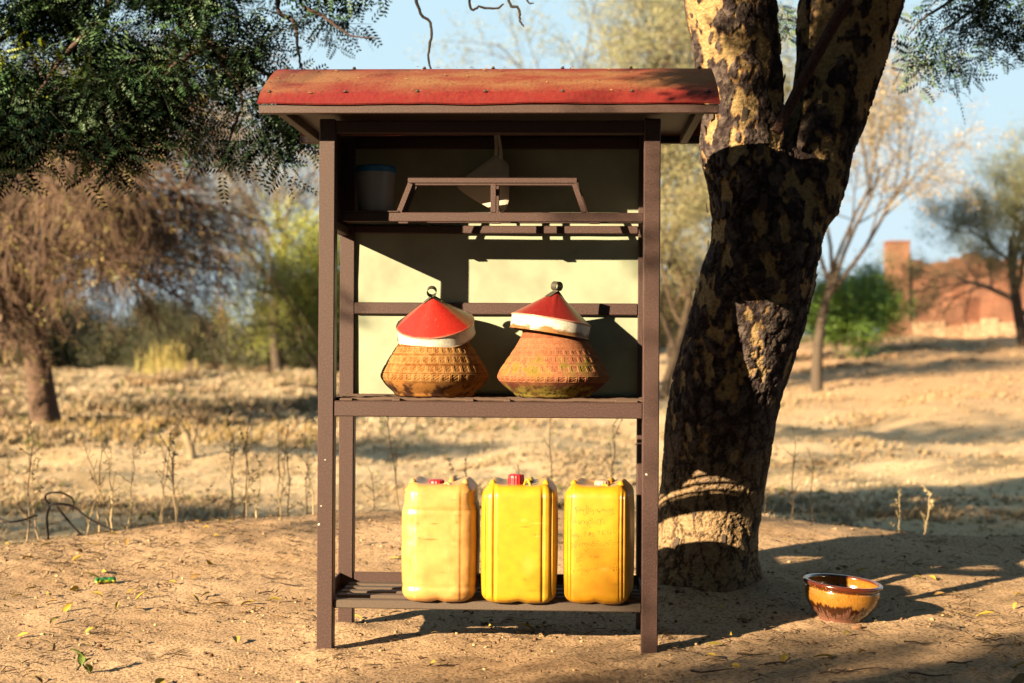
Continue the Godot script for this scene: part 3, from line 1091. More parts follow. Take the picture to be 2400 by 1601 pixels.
# ------------------------------------------------------------------ things on the top shelf
func build_shelf_things() -> void:
	var t := thing("plastic_tub", "cloudy plastic tub with a blue lid on the top shelf", "tub", local(-0.660, 1.388, -0.215))
	var body := mat("tub_plastic", Color(0.50, 0.50, 0.52, 0.72), 0.4)
	body.transparency = BaseMaterial3D.TRANSPARENCY_ALPHA
	var b := Buf.new()
	b.lathe([Vector2(0.001, 0.001), Vector2(0.054, 0.0), Vector2(0.057, 0.003), Vector2(0.0645, 0.132), Vector2(0.0630, 0.132), Vector2(0.0555, 0.004), Vector2(0.001, 0.003)], 48)
	obj("tub_body", b, body, t)
	b = Buf.new()
	b.lathe([Vector2(0.060, 0.128), Vector2(0.0675, 0.128), Vector2(0.0675, 0.146), Vector2(0.066, 0.149), Vector2(0.060, 0.1485), Vector2(0.057, 0.146), Vector2(0.001, 0.146)], 48)
	obj("tub_lid", b, mat("blue_lid", Color(0.01, 0.16, 0.42), 0.4), t)
	b = Buf.new()
	var P := PackedVector3Array()
	var nz := noise(121, 40.0)
	for j in 12:
		for i in 33:
			var an := TAU * (i % 32) / 32.0
			var rr := 0.052 * (1.0 - j / 11.0)
			P.append(Vector3(cos(an) * rr, 0.004 if j == 0 else 0.030 + 0.02 * (j / 11.0) + nz.get_noise_2d(cos(an) * rr, sin(an) * rr) * 0.014, sin(an) * rr))
	b.grid(33, 12, P, true)
	obj("contents", b, mat("tub_stuff", Color(0.10, 0.045, 0.03), 0.9), t)

	t = thing("cloth_strainer", "white cloth strainer hanging by two straps under the roof", "strainer", local(-0.252, 1.498, -0.325))
	b = Buf.new()
	P = PackedVector3Array()
	var rim := func(an: float) -> Vector3:
		# a pear-shaped ring that faces right, narrow at the bottom
		var c := cos(an)
		var s := sin(an)
		return Vector3(-0.006 + 0.012 * s * s * 0.0 + 0.010 * c - 0.022 * smooth(0.55, 1.0, s) - 0.012 * smooth(-0.6, -1.0, s), 0.094 * s - 0.004, 0.043 * c * (1.0 - 0.55 * smooth(-0.1, -1.0, s) - 0.35 * smooth(0.3, 1.0, s)))
	var tip := Vector3(-0.152, -0.012, 0.0)
	for j in 26:
		var f := j / 25.0
		for i in 49:
			var an := TAU * (i % 48) / 48.0
			var q: Vector3 = rim.call(an)
			var k := pow(1.0 - f, 0.75)
			var mid := Vector3(-0.02, -0.004, 0)
			var p := mid.lerp(tip, f) + (q - mid) * k
			p.y += 0.006 * sin(an * 5.0 + f * 3.0) * f * (1.0 - f)
			p.y += 0.018 * f * (1.0 - f) * (-1.0 if p.y > 0 else 0.6)
			P.append(p)
	b.grid(49, 26, P, true)
	M.cloth.cull_mode = BaseMaterial3D.CULL_DISABLED
	M.cloth.backlight_enabled = true
	M.cloth.backlight = Color(0.25, 0.25, 0.25)
	obj("cloth_cone", b, M.cloth, t)
	b = Buf.new()
	P = PackedVector3Array()
	for i in 49:
		var q: Vector3 = rim.call(TAU * (i % 48) / 48.0)
		for k in 3:
			P.append(q * [1.0, 1.03, 1.0][k] + Vector3([0.0, 0.011, 0.022][k], 0, 0))
	b.grid(3, 49, P)
	obj("rim_band", b, M.cloth, t)
	for k in 2:
		var x := -0.022 + 0.015 * k
		b = Buf.new()
		P = PackedVector3Array()
		for j in 14:
			var f := j / 13.0
			for e in [-0.0065, 0.0065]:
				P.append(Vector3(x + e * (1.0 - 0.25 * f) + 0.004 * sin(f * 2.5 + k) - 0.004 * f, 0.075 + 0.082 * f, 0.004 + 0.012 * k + 0.004 * sin(f * 5.0 + k) + e * 0.6))
		b.grid(2, 14, P)
		obj("strap", b, M.cloth, t)
	b = Buf.new()
	b.tube([Vector3(0.008, -0.068, 0.012), Vector3(0.014, -0.078, 0.016), Vector3(0.013, -0.088, 0.016), Vector3(0.008, -0.092, 0.012)], [0.003, 0.005, 0.005, 0.002], 8)
	obj("knot", b, M.cloth, t)
	b = Buf.new()
	b.tube([Vector3(-0.004, -0.085, 0.004), Vector3(-0.009, -0.10, 0.008), Vector3(-0.006, -0.116, 0.006)], [0.010, 0.006, 0.003], 8)
	obj("knot", b, M.cloth, t)


# ------------------------------------------------------------------ glazed bowl
func build_bowl() -> void:
	var prof := [Vector2(0.001, 0.004), Vector2(0.070, 0.0), Vector2(0.077, 0.004), Vector2(0.082, 0.014), Vector2(0.101, 0.033), Vector2(0.1195, 0.060), Vector2(0.1265, 0.083), Vector2(0.1265, 0.100), Vector2(0.1255, 0.1085), Vector2(0.1235, 0.1125), Vector2(0.1300, 0.1165), Vector2(0.1355, 0.123), Vector2(0.1360, 0.130), Vector2(0.131, 0.1345), Vector2(0.122, 0.1335), Vector2(0.117, 0.128), Vector2(0.1185, 0.115), Vector2(0.118, 0.100), Vector2(0.108, 0.070), Vector2(0.090, 0.038), Vector2(0.070, 0.016), Vector2(0.03, 0.012), Vector2(0.001, 0.012)]
	var nv := 150
	var pr := curve(prof, nv)
	var nu := 289
	var P := PackedVector3Array()
	var C := PackedColorArray()
	var drip := noise(131, 5.0, FastNoiseLite.TYPE_SIMPLEX, 2)
	var str_ := noise(132, 30.0)
	for j in nv:
		var q: Vector2 = pr[j]
		var outside := j < nv * 13 / 22
		for i in nu:
			var an := TAU * (i % (nu - 1)) / (nu - 1)
			var dir := Vector3(cos(an), 0, sin(an))
			P.append(dir * q.x + Vector3(0, q.y, 0))
			var a := str_.get_noise_2d(cos(an) * 3.0 + sin(an) * 5.0, q.y * 2.0)
			var dn := drip.get_noise_2d(cos(an) * 1.3, sin(an) * 1.3)
			var clay := Color(0.20, 0.085, 0.06)
			var brown := Color(0.045, 0.012, 0.006)
			var honey := Color(0.40, 0.185, 0.03).lerp(Color(0.24, 0.10, 0.018), clampf(0.35 + a, 0, 1))
			var rust := Color(0.10, 0.022, 0.008)
			var col := clay
			if outside:
				var e1 := 0.036 + dn * 0.030 + 0.012 * maxf(0.0, sin(an * 13.0 + dn * 6.0)) * -1.0
				var e2 := 0.062 + dn * 0.010 - 0.010 * pow(maxf(0.0, sin(an * 5.0 + 1.0)), 14.0)
				if q.y > e1:
					col = brown
				col = col.lerp(honey, smooth(e2 - 0.002, e2 + 0.006, q.y))
				if q.y > 0.108:
					col = col.lerp(rust, smooth(0.108, 0.112, q.y))
					col = col.lerp(Color(0.5, 0.24, 0.05), clampf(smooth(0.25, 0.55, a + 0.2 * sin(an * 3.0)) * (1.0 - smooth(0.122, 0.127, q.y)), 0, 1) * 0.8)
			else:
				var e3 := 0.098 + dn * 0.008 - 0.012 * pow(maxf(0.0, sin(an * 4.0 + 2.3)), 30.0)
				col = rust.lerp(Color(0.17, 0.042, 0.012), clampf(0.5 + a, 0, 1))
				col = col.lerp(honey, smooth(e3 - 0.002, e3 + 0.003, q.y) * (1.0 - smooth(0.124, 0.129, q.y)))
			C.append(col)
	var b := Buf.new()
	b.grid(nu, nv, P, true, C)
	var glaze := mat("glaze", Color(1, 1, 1), 0.2)
	glaze.clearcoat_enabled = true
	glaze.clearcoat = 0.6
	glaze.clearcoat_roughness = 0.08
	var at := on_ground(1.135, -4.93, -0.004)
	var o := obj("glazed_bowl", b, glaze)
	o.transform = Transform3D(Basis(Vector3(0, 0, 1), -0.085) * Basis(Vector3(1, 0, 0), 0.02), at)
	tag(o, "honey and brown glazed bowl standing on the sandy ground right of the stand", "bowl")


# ------------------------------------------------------------------ the big tree
func catmull(pts: Array, f: float) -> Vector3:
	var k := pts.size()
	var j := mini(int(f), k - 2)
	return pts[j].cubic_interpolate(pts[j + 1], pts[maxi(j - 1, 0)], pts[mini(j + 2, k - 1)], f - j)


func near_line(p: Vector3, pts: Array, rad: Array) -> float:
	var best := 9.0
	for k in pts.size() - 1:
		var a: Vector3 = pts[k]
		var b: Vector3 = pts[k + 1]
		var t := clampf((p - a).dot(b - a) / (b - a).length_squared(), 0, 1)
		best = minf(best, p.distance_to(a.lerp(b, t)) - lerpf(rad[k], rad[k + 1], t))
	return best


func bark_limb(pts: Array, rad: Array, per: int, nu: int, other := [], orad := []) -> Buf:
	var n1 := noise(141, 9.5, FastNoiseLite.TYPE_SIMPLEX, 3)
	var n2 := noise(142, 24.0, FastNoiseLite.TYPE_SIMPLEX, 2)
	var lump := noise(143, 3.2)
	var crk := FastNoiseLite.new()
	crk.seed = 144
	crk.noise_type = FastNoiseLite.TYPE_CELLULAR
	crk.frequency = 17.0
	crk.fractal_type = FastNoiseLite.FRACTAL_NONE
	crk.cellular_return_type = FastNoiseLite.RETURN_DISTANCE2_SUB
	crk.domain_warp_enabled = true
	crk.domain_warp_amplitude = 0.05
	crk.domain_warp_frequency = 8.0
	var nv := (pts.size() - 1) * per + 1
	var P := PackedVector3Array()
	var C := PackedColorArray()
	var a := Vector3.RIGHT
	for j in nv:
		var f := float(j) / per
		var c := catmull(pts, f)
		var t := (catmull(pts, minf(f + 0.05, pts.size() - 1.001)) - catmull(pts, maxf(f - 0.05, 0))).normalized()
		var kk := mini(int(f), pts.size() - 2)
		var r: float = cubic_interpolate(rad[kk], rad[kk + 1], rad[maxi(kk - 1, 0)], rad[mini(kk + 2, rad.size() - 1)], f - kk)
		a = (a - t * a.dot(t)).normalized()
		var b := t.cross(a)
		for i in nu:
			var an := TAU * (i % (nu - 1)) / (nu - 1)
			var dir := a * cos(an) + b * sin(an)
			var rr := r
			if other.size() and c.y > 1.0 and c.y < 1.72:
				# reach out to where this limb and the other flow into one another
				for s in 14:
					var sd := near_line(c + dir * rr, other, orad)
					var k := clampf(0.05 - absf(rr - r - sd), 0, 0.05)
					var blend := minf(rr - r, sd) - k * k / 0.2
					if blend > 0.004 or rr > r * (1.0 + 0.75 * (1.0 - smooth(1.30, 1.70, c.y))):
						break
					rr += maxf(-blend * 0.5, 0.004)
			var p := c + dir * rr
			var y := p.y
			if y < 0.4:
				p += dir * 0.045 * exp(-maxf(y - 0.05, 0.0) / 0.07) * (0.55 + 0.45 * sin(an * 4.0 + 1.0))
			var st := p * Vector3(1, 0.55, 1)
			var m1 := n1.get_noise_3dv(st) + 0.45 * n2.get_noise_3dv(st)
			var thr := lerpf(-0.75, -0.20, smooth(0.25, 0.85, y))
			thr = lerpf(thr, -0.10 if pts.size() > 12 else 0.12, smooth(1.45, 2.0, y))
			var plate := smooth(thr - 0.012, thr + 0.02, m1)
			var edge := smooth(thr - 0.10, thr - 0.02, m1) * (1.0 - plate)
			var cr := crk.get_noise_3dv(p * Vector3(1, 0.6, 1))      # near -1 on the cell borders
			var crack := 1.0 - smooth(-0.97, -0.86, cr)
			crack *= plate
			var l2 := n2.get_noise_3dv(p * 0.7)
			var rise := lump.get_noise_3dv(p) * 0.010 + plate * 0.006 - crack * 0.005 + l2 * 0.0022
			P.append(p + dir * rise)
			var low := 1.0 - smooth(0.3, 0.75, y)
			var pc := Color(0.060, 0.044, 0.048).lerp(Color(0.18, 0.14, 0.125), clampf(0.4 + l2 * 1.4, 0, 1))
			pc = pc.lerp(Color(0.52, 0.36, 0.20).lerp(Color(0.36, 0.24, 0.135), clampf(0.4 + l2, 0, 1)), low * 0.85)
			pc = pc.lerp(Color(0.03, 0.02, 0.018), crack * 0.8)
			var inner := Color(0.52, 0.37, 0.185).lerp(Color(0.42, 0.295, 0.15), clampf(0.4 + l2 * 0.8, 0, 1))
			inner = inner.lerp(Color(0.34, 0.14, 0.05), edge * 0.6)
			C.append(inner.lerp(pc, plate))
	var bf := Buf.new()
	bf.grid(nu, nv, P, true, C)
	return bf


func spray_mesh(leaves: int, pairs: int, sd: int) -> ArrayMesh:
	var r := RandomNumberGenerator.new()
	r.seed = sd
	var b := Buf.new()
	# a twig along +z, 0.2 m, with feather leaves left and right
	b.col = Color(0.6, 0.35, 0.35)
	b.tube([Vector3.ZERO, Vector3(0.004, -0.004, 0.1), Vector3(0, -0.018, 0.2)], [0.0022, 0.0016, 0.0008], 3, false)
	for k in leaves:
		var f := (k + 0.6) / leaves
		var side := 1.0 if k % 2 else -1.0
		var p := Vector3(0, -0.018 * f * f, 0.2 * f)
		var d := Vector3(side * r.randf_range(0.6, 1.0), r.randf_range(-0.55, 0.35), r.randf_range(0.3, 0.9)).normalized()
		var ln := r.randf_range(0.085, 0.125)
		var across := d.cross(Vector3.UP).normalized()
		across = (across + Vector3(0, r.randf_range(-0.5, 0.5), 0)).normalized()
		var tint := r.randf_range(0.75, 1.2)
		b.col = Color(tint, tint, tint)
		for q in pairs:
			var s := (q + 1.0) / pairs
			var bp := p + d * ln * s + Vector3(0, -0.02 * s * s, 0)
			for e in [-1.0, 1.0]:
				var ld: Vector3 = (across * e + d * 0.45 + Vector3(0, r.randf_range(-0.25, 0.1), 0)).normalized()
				var ll := 0.025 * (0.7 + 0.5 * sin(PI * s))
				var w: Vector3 = d * 0.0056
				var nn: Vector3 = ld.cross(d).normalized() * -e
				var at := b.v.size()
				for pt in [bp, bp + ld * ll * 0.5 + w, bp + ld * ll, bp + ld * ll * 0.5 - w]:
					b.v.append(pt)
					b.n.append(nn if nn.y > 0 else -nn)
					b.c.append(b.col)
					b.uv.append(Vector2.ZERO)
				b.ix.append_array([at, at + 1, at + 2, at, at + 2, at + 3])
	return b.mesh()


func land(p: Vector3, z: float) -> Vector3:      # where the shadow of p falls on the upright plane at z
	var t := (z - p.z) / SUN.z
	return p + SUN * t


func build_big_tree() -> void:
	var Z := -5.38
	var t := thing("shade_tree", "large forked tree with patchy peeling bark and dark feathery leaves shading the stand", "tree", Transform3D())
	var A := [Vector3(0.775, -0.30, Z + 0.01), Vector3(0.781, -0.01, Z), Vector3(0.802, 0.265, Z), Vector3(0.838, 0.51, Z), Vector3(0.876, 0.762, Z), Vector3(0.976, 1.117, Z), Vector3(1.035, 1.366, Z), Vector3(0.995, 1.60, Z), Vector3(0.945, 1.774, Z + 0.01), Vector3(0.923, 2.094, Z + 0.02), Vector3(0.885, 2.36, Z + 0.03), Vector3(0.80, 2.75, Z + 0.08), Vector3(0.55, 3.3, Z + 0.2), Vector3(0.1, 3.8, Z + 0.35)]
	var AR := [0.235, 0.212, 0.204, 0.208, 0.216, 0.224, 0.212, 0.185, 0.171, 0.169, 0.176, 0.165, 0.145, 0.12]
	var B := [Vector3(0.96, 1.18, Z - 0.02), Vector3(1.19, 1.55, Z - 0.03), Vector3(1.255, 1.774, Z - 0.05), Vector3(1.318, 1.95, Z - 0.07), Vector3(1.365, 2.13, Z - 0.09), Vector3(1.41, 2.36, Z - 0.12), Vector3(1.50, 2.63, Z - 0.16), Vector3(1.75, 3.2, Z - 0.3), Vector3(2.3, 3.9, Z - 0.5)]
	var BR := [0.075, 0.148, 0.150, 0.158, 0.178, 0.206, 0.20, 0.16, 0.12]
	# the trunk stands on a low mound
	for L in [A, B]:
		for i in L.size():
			var lean := 0.20 * smooth(0.2, 1.6, L[i].y)
			var k := (5.38 - lean) / 5.82
			L[i] = Vector3(L[i].x * k, 0.968 + (L[i].y - 0.968) * k, L[i].z + lean)
			if L == A:
				AR[i] *= k
			else:
				BR[i] *= k
	obj("trunk", bark_limb(A, AR, 58, 281, B, BR), M.bark, t)
	obj("limb", bark_limb(B, BR, 56, 241), M.bark, t)
	# a knot scar and loose flakes along the outline
	var fl := Buf.new()
	fl.col = Color(0.08, 0.055, 0.05)
	for k in 150:
		var f := rng.randf_range(1.2, 10.0)
		var c := catmull(A, f)
		var rr: float = AR[int(f)]
		if k % 3 == 0:
			f = rng.randf_range(1.5, 6.0)
			c = catmull(B, f)
			rr = BR[int(f)]
		var an := rng.randf() * TAU
		var dir := Vector3(cos(an), 0, sin(an))
		var p := c + dir * (rr + 0.006)
		var s := rng.randf_range(0.012, 0.034)
		var side := Vector3.UP.cross(dir)
		var up := (Vector3.UP + dir * rng.randf_range(-0.1, 0.5)).normalized()
		fl.poly([p - side * s * 0.5 - up * s, p + side * s * 0.4 - up * s * 0.7, p + side * s * 0.5 + up * s * 0.8, p - side * s * 0.2 + up * s * 1.1], c)
		fl.poly([p - side * s * 0.5 - up * s - dir * 0.003, p + side * s * 0.4 - up * s * 0.7 - dir * 0.003, p + side * s * 0.5 + up * s * 0.8 - dir * 0.003, p - side * s * 0.2 + up * s * 1.1 - dir * 0.003], c + dir)
	tag(obj("bark_flakes", fl, M.wood, t), "", "", "", "stuff")

	# limbs and branches in view, top left
	var bark := Color(0.085, 0.05, 0.04)
	var branches := []
	var W := func(px: float, py: float, d: float) -> Vector3:      # metres across and up from lens axis, at distance d
		return Vector3(px, py, -d)
	branches.append([[Vector3(0.1, 3.8, -5.47), Vector3(-0.8, 3.75, -5.8), Vector3(-1.35, 3.1, -6.1), Vector3(-1.42, 2.5, -6.2), Vector3(-1.31, 2.26, -6.2), Vector3(-1.16, 2.18, -6.2), Vector3(-0.92, 2.07, -6.25)], [0.10, 0.06, 0.035, 0.019, 0.015, 0.010, 0.004]])
	branches.append([[Vector3(-0.8, 3.75, -5.8), Vector3(-1.5, 3.4, -6.1), Vector3(-1.75, 2.46, -6.2), Vector3(-1.84, 2.33, -6.2), Vector3(-1.96, 2.2, -6.2), Vector3(-2.1, 2.0, -6.2)], [0.06, 0.04, 0.017, 0.014, 0.010, 0.003]])
	branches.append([[Vector3(-1.5, 3.4, -6.1), Vector3(-1.86, 2.6, -6.4), Vector3(-1.99, 2.3, -6.4), Vector3(-2.06, 2.2, -6.4), Vector3(-2.2, 1.95, -6.4)], [0.03, 0.018, 0.013, 0.009, 0.003]])
	branches.append([[Vector3(-1.31, 2.26, -6.2), Vector3(-1.45, 2.15, -6.1), Vector3(-1.55, 2.02, -6.1), Vector3(-1.69, 1.92, -6.1), Vector3(-1.75, 1.82, -6.1), Vector3(-1.80, 1.73, -6.1), Vector3(-1.90, 1.75, -6.1)], [0.013, 0.011, 0.010, 0.008, 0.006, 0.004, 0.002]])
	branches.append([[Vector3(-0.4, 3.6, -5.9), Vector3(-0.9, 2.9, -6.2), Vector3(-1.02, 2.45, -6.2), Vector3(-0.95, 2.36, -6.2), Vector3(-0.93, 2.22, -6.2), Vector3(-0.9, 2.1, -6.2)], [0.04, 0.02, 0.010, 0.008, 0.006, 0.003]])
	branches.append([[Vector3(-0.9, 2.9, -6.2), Vector3(-0.93, 2.48, -6.15), Vector3(-0.81, 2.37, -6.15), Vector3(-0.69, 2.29, -6.15), Vector3(-0.575, 2.28, -6.15)], [0.012, 0.008, 0.007, 0.004, 0.002]])
	branches.append([[Vector3(-1.86, 2.6, -6.4), Vector3(-2.4, 2.2, -6.3), Vector3(-2.35, 1.90, -6.2), Vector3(-2.14, 1.94, -6.2), Vector3(-2.05, 1.98, -6.2)], [0.018, 0.012, 0.009, 0.007, 0.003]])
	branches.append([[Vector3(-1.31, 2.26, -6.2), Vector3(-1.2, 2.05, -6.3), Vector3(-1.24, 1.9, -6.3), Vector3(-1.30, 1.72, -6.3)], [0.012, 0.008, 0.006, 0.003]])
	# bare twigs over the roof
	branches.append([[Vector3(-0.2, 3.3, -5.6), Vector3(-0.42, 2.7, -5.55), Vector3(-0.37, 2.29, -5.55), Vector3(-0.316, 2.2, -5.55), Vector3(-0.325, 2.07, -5.55), Vector3(-0.30, 1.99, -5.55), Vector3(-0.283, 1.935, -5.55)], [0.02, 0.012, 0.006, 0.0055, 0.0042, 0.0035, 0.003]])
	branches.append([[Vector3(0.1, 3.8, -5.47), Vector3(-0.12, 2.8, -5.5), Vector3(-0.165, 2.30, -5.5), Vector3(-0.12, 2.262, -5.5), Vector3(-0.06, 2.256, -5.5), Vector3(-0.035, 2.272, -5.5)], [0.02, 0.01, 0.005, 0.0045, 0.004, 0.003]])
	branches.append([[Vector3(0.1, 3.8, -5.47), Vector3(0.0, 2.6, -5.5), Vector3(-0.015, 2.3, -5.5), Vector3(0.025, 2.255, -5.5), Vector3(0.03, 2.21, -5.5), Vector3(0.045, 2.185, -5.5)], [0.02, 0.01, 0.0055, 0.005, 0.0042, 0.003]])
	branches.append([[Vector3(0.0, 2.6, -5.5), Vector3(0.05, 2.31, -5.5), Vector3(0.085, 2.275, -5.5)], [0.008, 0.004, 0.002]])
	# right-hand side
	branches.append([[Vector3(2.3, 3.9, -6.32), Vector3(2.5, 3.2, -6.5), Vector3(2.3, 2.7, -6.5), Vector3(2.1, 2.48, -6.5), Vector3(1.95, 2.38, -6.5)], [0.05, 0.03, 0.014, 0.008, 0.003]])
	branches.append([[Vector3(2.3, 2.7, -6.5), Vector3(2.05, 2.55, -6.4), Vector3(1.85, 2.42, -6.4), Vector3(1.78, 2.34, -6.4)], [0.012, 0.008, 0.005, 0.002]])
	# out of view: what carries the rest of the canopy
	branches.append([[Vector3(0.1, 3.8, -5.47), Vector3(-1.2, 4.2, -4.8), Vector3(-3.0, 4.3, -4.2), Vector3(-5.0, 4.0, -3.6), Vector3(-7.5, 3.6, -3.0)], [0.12, 0.10, 0.08, 0.06, 0.03]])
	branches.append([[Vector3(0.1, 3.8, -5.47), Vector3(0.3, 4.3, -4.2), Vector3(0.6, 4.5, -2.2), Vector3(1.5, 4.4, 0.2), Vector3(2.5, 4.2, 2.2)], [0.10, 0.09, 0.07, 0.05, 0.02]])
	branches.append([[Vector3(2.3, 3.9, -6.32), Vector3(3.4, 4.4, -5.0), Vector3(4.6, 4.5, -3.0), Vector3(5.5, 4.3, -0.5)], [0.12, 0.09, 0.06, 0.03]])
	branches.append([[Vector3(2.3, 3.9, -6.32), Vector3(3.2, 4.6, -7.6), Vector3(4.2, 4.8, -9.2)], [0.10, 0.07, 0.03]])
	for br in branches:
		var b := Buf.new()
		b.col = bark if br[1][0] > 0.025 or br[0][2].z < -6.0 else Color(0.03, 0.02, 0.018)  # twigs over the roof painted near-black, as silhouettes against the sky
		var pts := []
		var rr := []
		var k: int = br[0].size()
		for i in (k - 1) * 8 + 1:
			var f := i / 8.0
			var j := mini(int(f), k - 2)
			pts.append(catmull(br[0], f) + rv(0.3) * minf(br[1][j], 0.01) * 0.9)
			rr.append(lerpf(br[1][j], br[1][j + 1], f - j) * rng.randf_range(0.88, 1.14))
		b.tube(pts, rr, 7)
		obj("branch", b, M.wood, t)

	# feathery leaves: what hangs into view, then the canopy overhead
	var meshes := [spray_mesh(6, 7, 1), spray_mesh(8, 7, 2)]
	var xf := [[], []]
	var cl := [[], []]
	var gap := noise(151, 2.4, FastNoiseLite.TYPE_SIMPLEX_SMOOTH, 2)
	var low := [Vector2(-2.7, 1.75), Vector2(-2.22, 1.75), Vector2(-2.12, 1.79), Vector2(-2.02, 1.83), Vector2(-1.95, 1.96), Vector2(-1.86, 1.84), Vector2(-1.80, 1.74), Vector2(-1.70, 1.80), Vector2(-1.62, 1.93), Vector2(-1.50, 1.95), Vector2(-1.40, 1.82), Vector2(-1.30, 1.76), Vector2(-1.20, 1.70), Vector2(-1.14, 1.72), Vector2(-1.08, 1.80), Vector2(-0.98, 1.86), Vector2(-0.90, 1.73), Vector2(-0.80, 1.78), Vector2(-0.72, 2.0), Vector2(-0.62, 2.10), Vector2(-0.60, 2.3), Vector2(-0.70, 2.5)]
	var put := func(p: Vector3, d: Vector3, s: float, c: Color) -> void:
		var k := rng.randi() % 2
		var bs := turned(Vector3(0, 0, 1), d) * Basis(Vector3(0, 0, 1), rng.randfn(0, 0.9))
		xf[k].append(Transform3D(bs.scaled_local(Vector3.ONE * s), p))
		cl[k].append(c)
	var green := Color(0.085, 0.185, 0.075)
	var made := 0
	var clumps := 0
	while clumps < 125:
		var x := rng.randf_range(-2.75, -0.80)
		var z := rng.randf_range(-6.7, -5.85)
		var sc := -z / 6.2
		var lo := 1.7
		for i in low.size() - 1:
			if x / sc >= low[i].x and x / sc < low[i + 1].x:
				lo = lerpf(low[i].y, low[i + 1].y, inverse_lerp(low[i].x, low[i + 1].x, x / sc))
		lo = 0.968 + (lo - 0.968) * sc + 0.14
		var p := Vector3(x, lo + (2.72 - lo) * pow(rng.randf(), 1.1), z)
		var hang := smooth(0.3, 0.0, p.y - lo)
		if gap.get_noise_2d(x * 1.1, p.y * 1.5) < 0.01 - 0.25 * hang + 0.12 * smooth(-1.5, -0.9, x):
			continue
		clumps += 1
		var bright := rng.randf() < 0.16  # some clumps get a yellow-green tint, painted as leaves catching the sun
		for i in 8:
			var d := Vector3(rng.randfn(0, 0.8), -0.25 - 0.7 * hang + rng.randfn(0, 0.3), rng.randfn(0, 0.6)).normalized()
			var c := jit(green, 0.35)
			if bright and rng.randf() < 0.5:
				c = jit(Color(0.26, 0.33, 0.02), 0.2)
			put.call(p + rv(0.035) * Vector3(1.5, 1, 1), d, rng.randf_range(0.8, 1.2), c)
	# right-hand cluster
	for i in 150:
		var f := rng.randf()
		var p := Vector3(lerpf(1.72, 2.8, f), 0, rng.randf_range(-6.9, -6.1))
		var lo := lerpf(2.24, 2.47, smooth(0.15, 0.8, f)) + 0.05 * sin(f * 21.0)
		p.y = lo + 0.08 + rng.randf() * rng.randf() * 0.7
		p.x *= -p.z / 6.4
		if f < 0.12 and p.y > 2.25:
			continue
		put.call(p, Vector3(rng.randfn(-0.3, 0.6), -0.7, rng.randfn(0, 0.5)), rng.randf_range(0.75, 1.1), jit(green, 0.3))
	for i in 7:
		put.call(Vector3(1.14 + rng.randf() * 0.06, 2.42 + rng.randf() * 0.06, -6.3), Vector3(rng.randfn(0, 0.5), -1, 0.2), 0.7, jit(green, 0.3))
	# a leafy bough, out of view, that keeps the right limb in its shade
	for i in 1500:
		var q := Vector3(rng.randf_range(1.10, 1.75), rng.randf_range(1.48, 2.7), -5.0)
		if q.y < 1.78:
			q.x -= 0.10
		var hole := Vector2((q.x - 1.23) / 0.06, (q.y - 1.63) / 0.13).length()
		if hole < 1.0:
			continue
		var p := q - SUN * rng.randf_range(2.1, 3.0)
		var over := land(p, -4.45)
		if over.x < 0.64 and over.y < 1.99:
			continue
		put.call(p, Vector3(rng.randfn(0, 1), rng.randfn(0, 0.5), rng.randfn(0, 1)), rng.randf_range(0.8, 1.15), jit(green, 0.3))
	# unseen boughs, placed to shade the near ground and the field behind the bank
	for i in 620:
		var q := Vector3(rng.randf_range(-4.2, 4.5), 0, rng.randf_range(-9.6, -8.2))
		if sin(q.x * 2.1 + 1.0) + sin(q.x * 5.3) > 1.2:
			continue
		if i > 480:
			q = Vector3(rng.randf_range(-3.4, -0.6), 0, rng.randf_range(-15.8, -14.6))
		var p := q - SUN * rng.randf_range(5.8, 7.8)
		var on_limb := land(p, -5.0)
		var on_roof := land(p, -4.5)
		if on_limb.x > 0.2 and on_limb.x < 1.3 and on_limb.y > 1.3 and on_limb.y < 2.7 or on_roof.x > -1.2 and on_roof.x < 0.7 and on_roof.y > 1.3 and on_roof.y < 2.3:
			continue
		put.call(p, Vector3(rng.randfn(0, 1), rng.randfn(0, 0.4), rng.randfn(0, 1)), rng.randf_range(1.5, 2.2), jit(green, 0.3))
	for i in 150:
		var q := Vector3(rng.randf_range(0.35, 3.2), 0, rng.randf_range(-4.2, -3.4))
		put.call(q - SUN * rng.randf_range(5.8, 7.5), Vector3(rng.randfn(0, 1), rng.randfn(0, 0.4), rng.randfn(0, 1)), rng.randf_range(1.6, 2.4), jit(green, 0.3))
	for i in 1100:
		var q := Vector3(rng.randf_range(-4.5, 4.5), 0, rng.randf_range(-3.45, 2.0))
		if q.z < -3.0 and q.x < 0.3 and rng.randf() < 0.7:
			continue
		put.call(q - SUN * rng.randf_range(5.6, 8.5), Vector3(rng.randfn(0, 1), rng.randfn(0, 0.4), rng.randfn(0, 1)), rng.randf_range(2.2, 3.0), jit(green, 0.3))
	for i in 1000:  # unseen foliage behind the viewer, placed to cut sky light
		put.call(Vector3(rng.randf_range(1.5, 9.0), rng.randf_range(0.7, 5.0), rng.randf_range(3.0, 7.0)), Vector3(rng.randfn(0, 1), rng.randfn(-0.5, 0.4), rng.randfn(0, 1)), rng.randf_range(2.2, 3.0), jit(green, 0.3))
	# unseen canopy overhead, thinned to let sun through where wanted
	made = 0
	var tries := 0
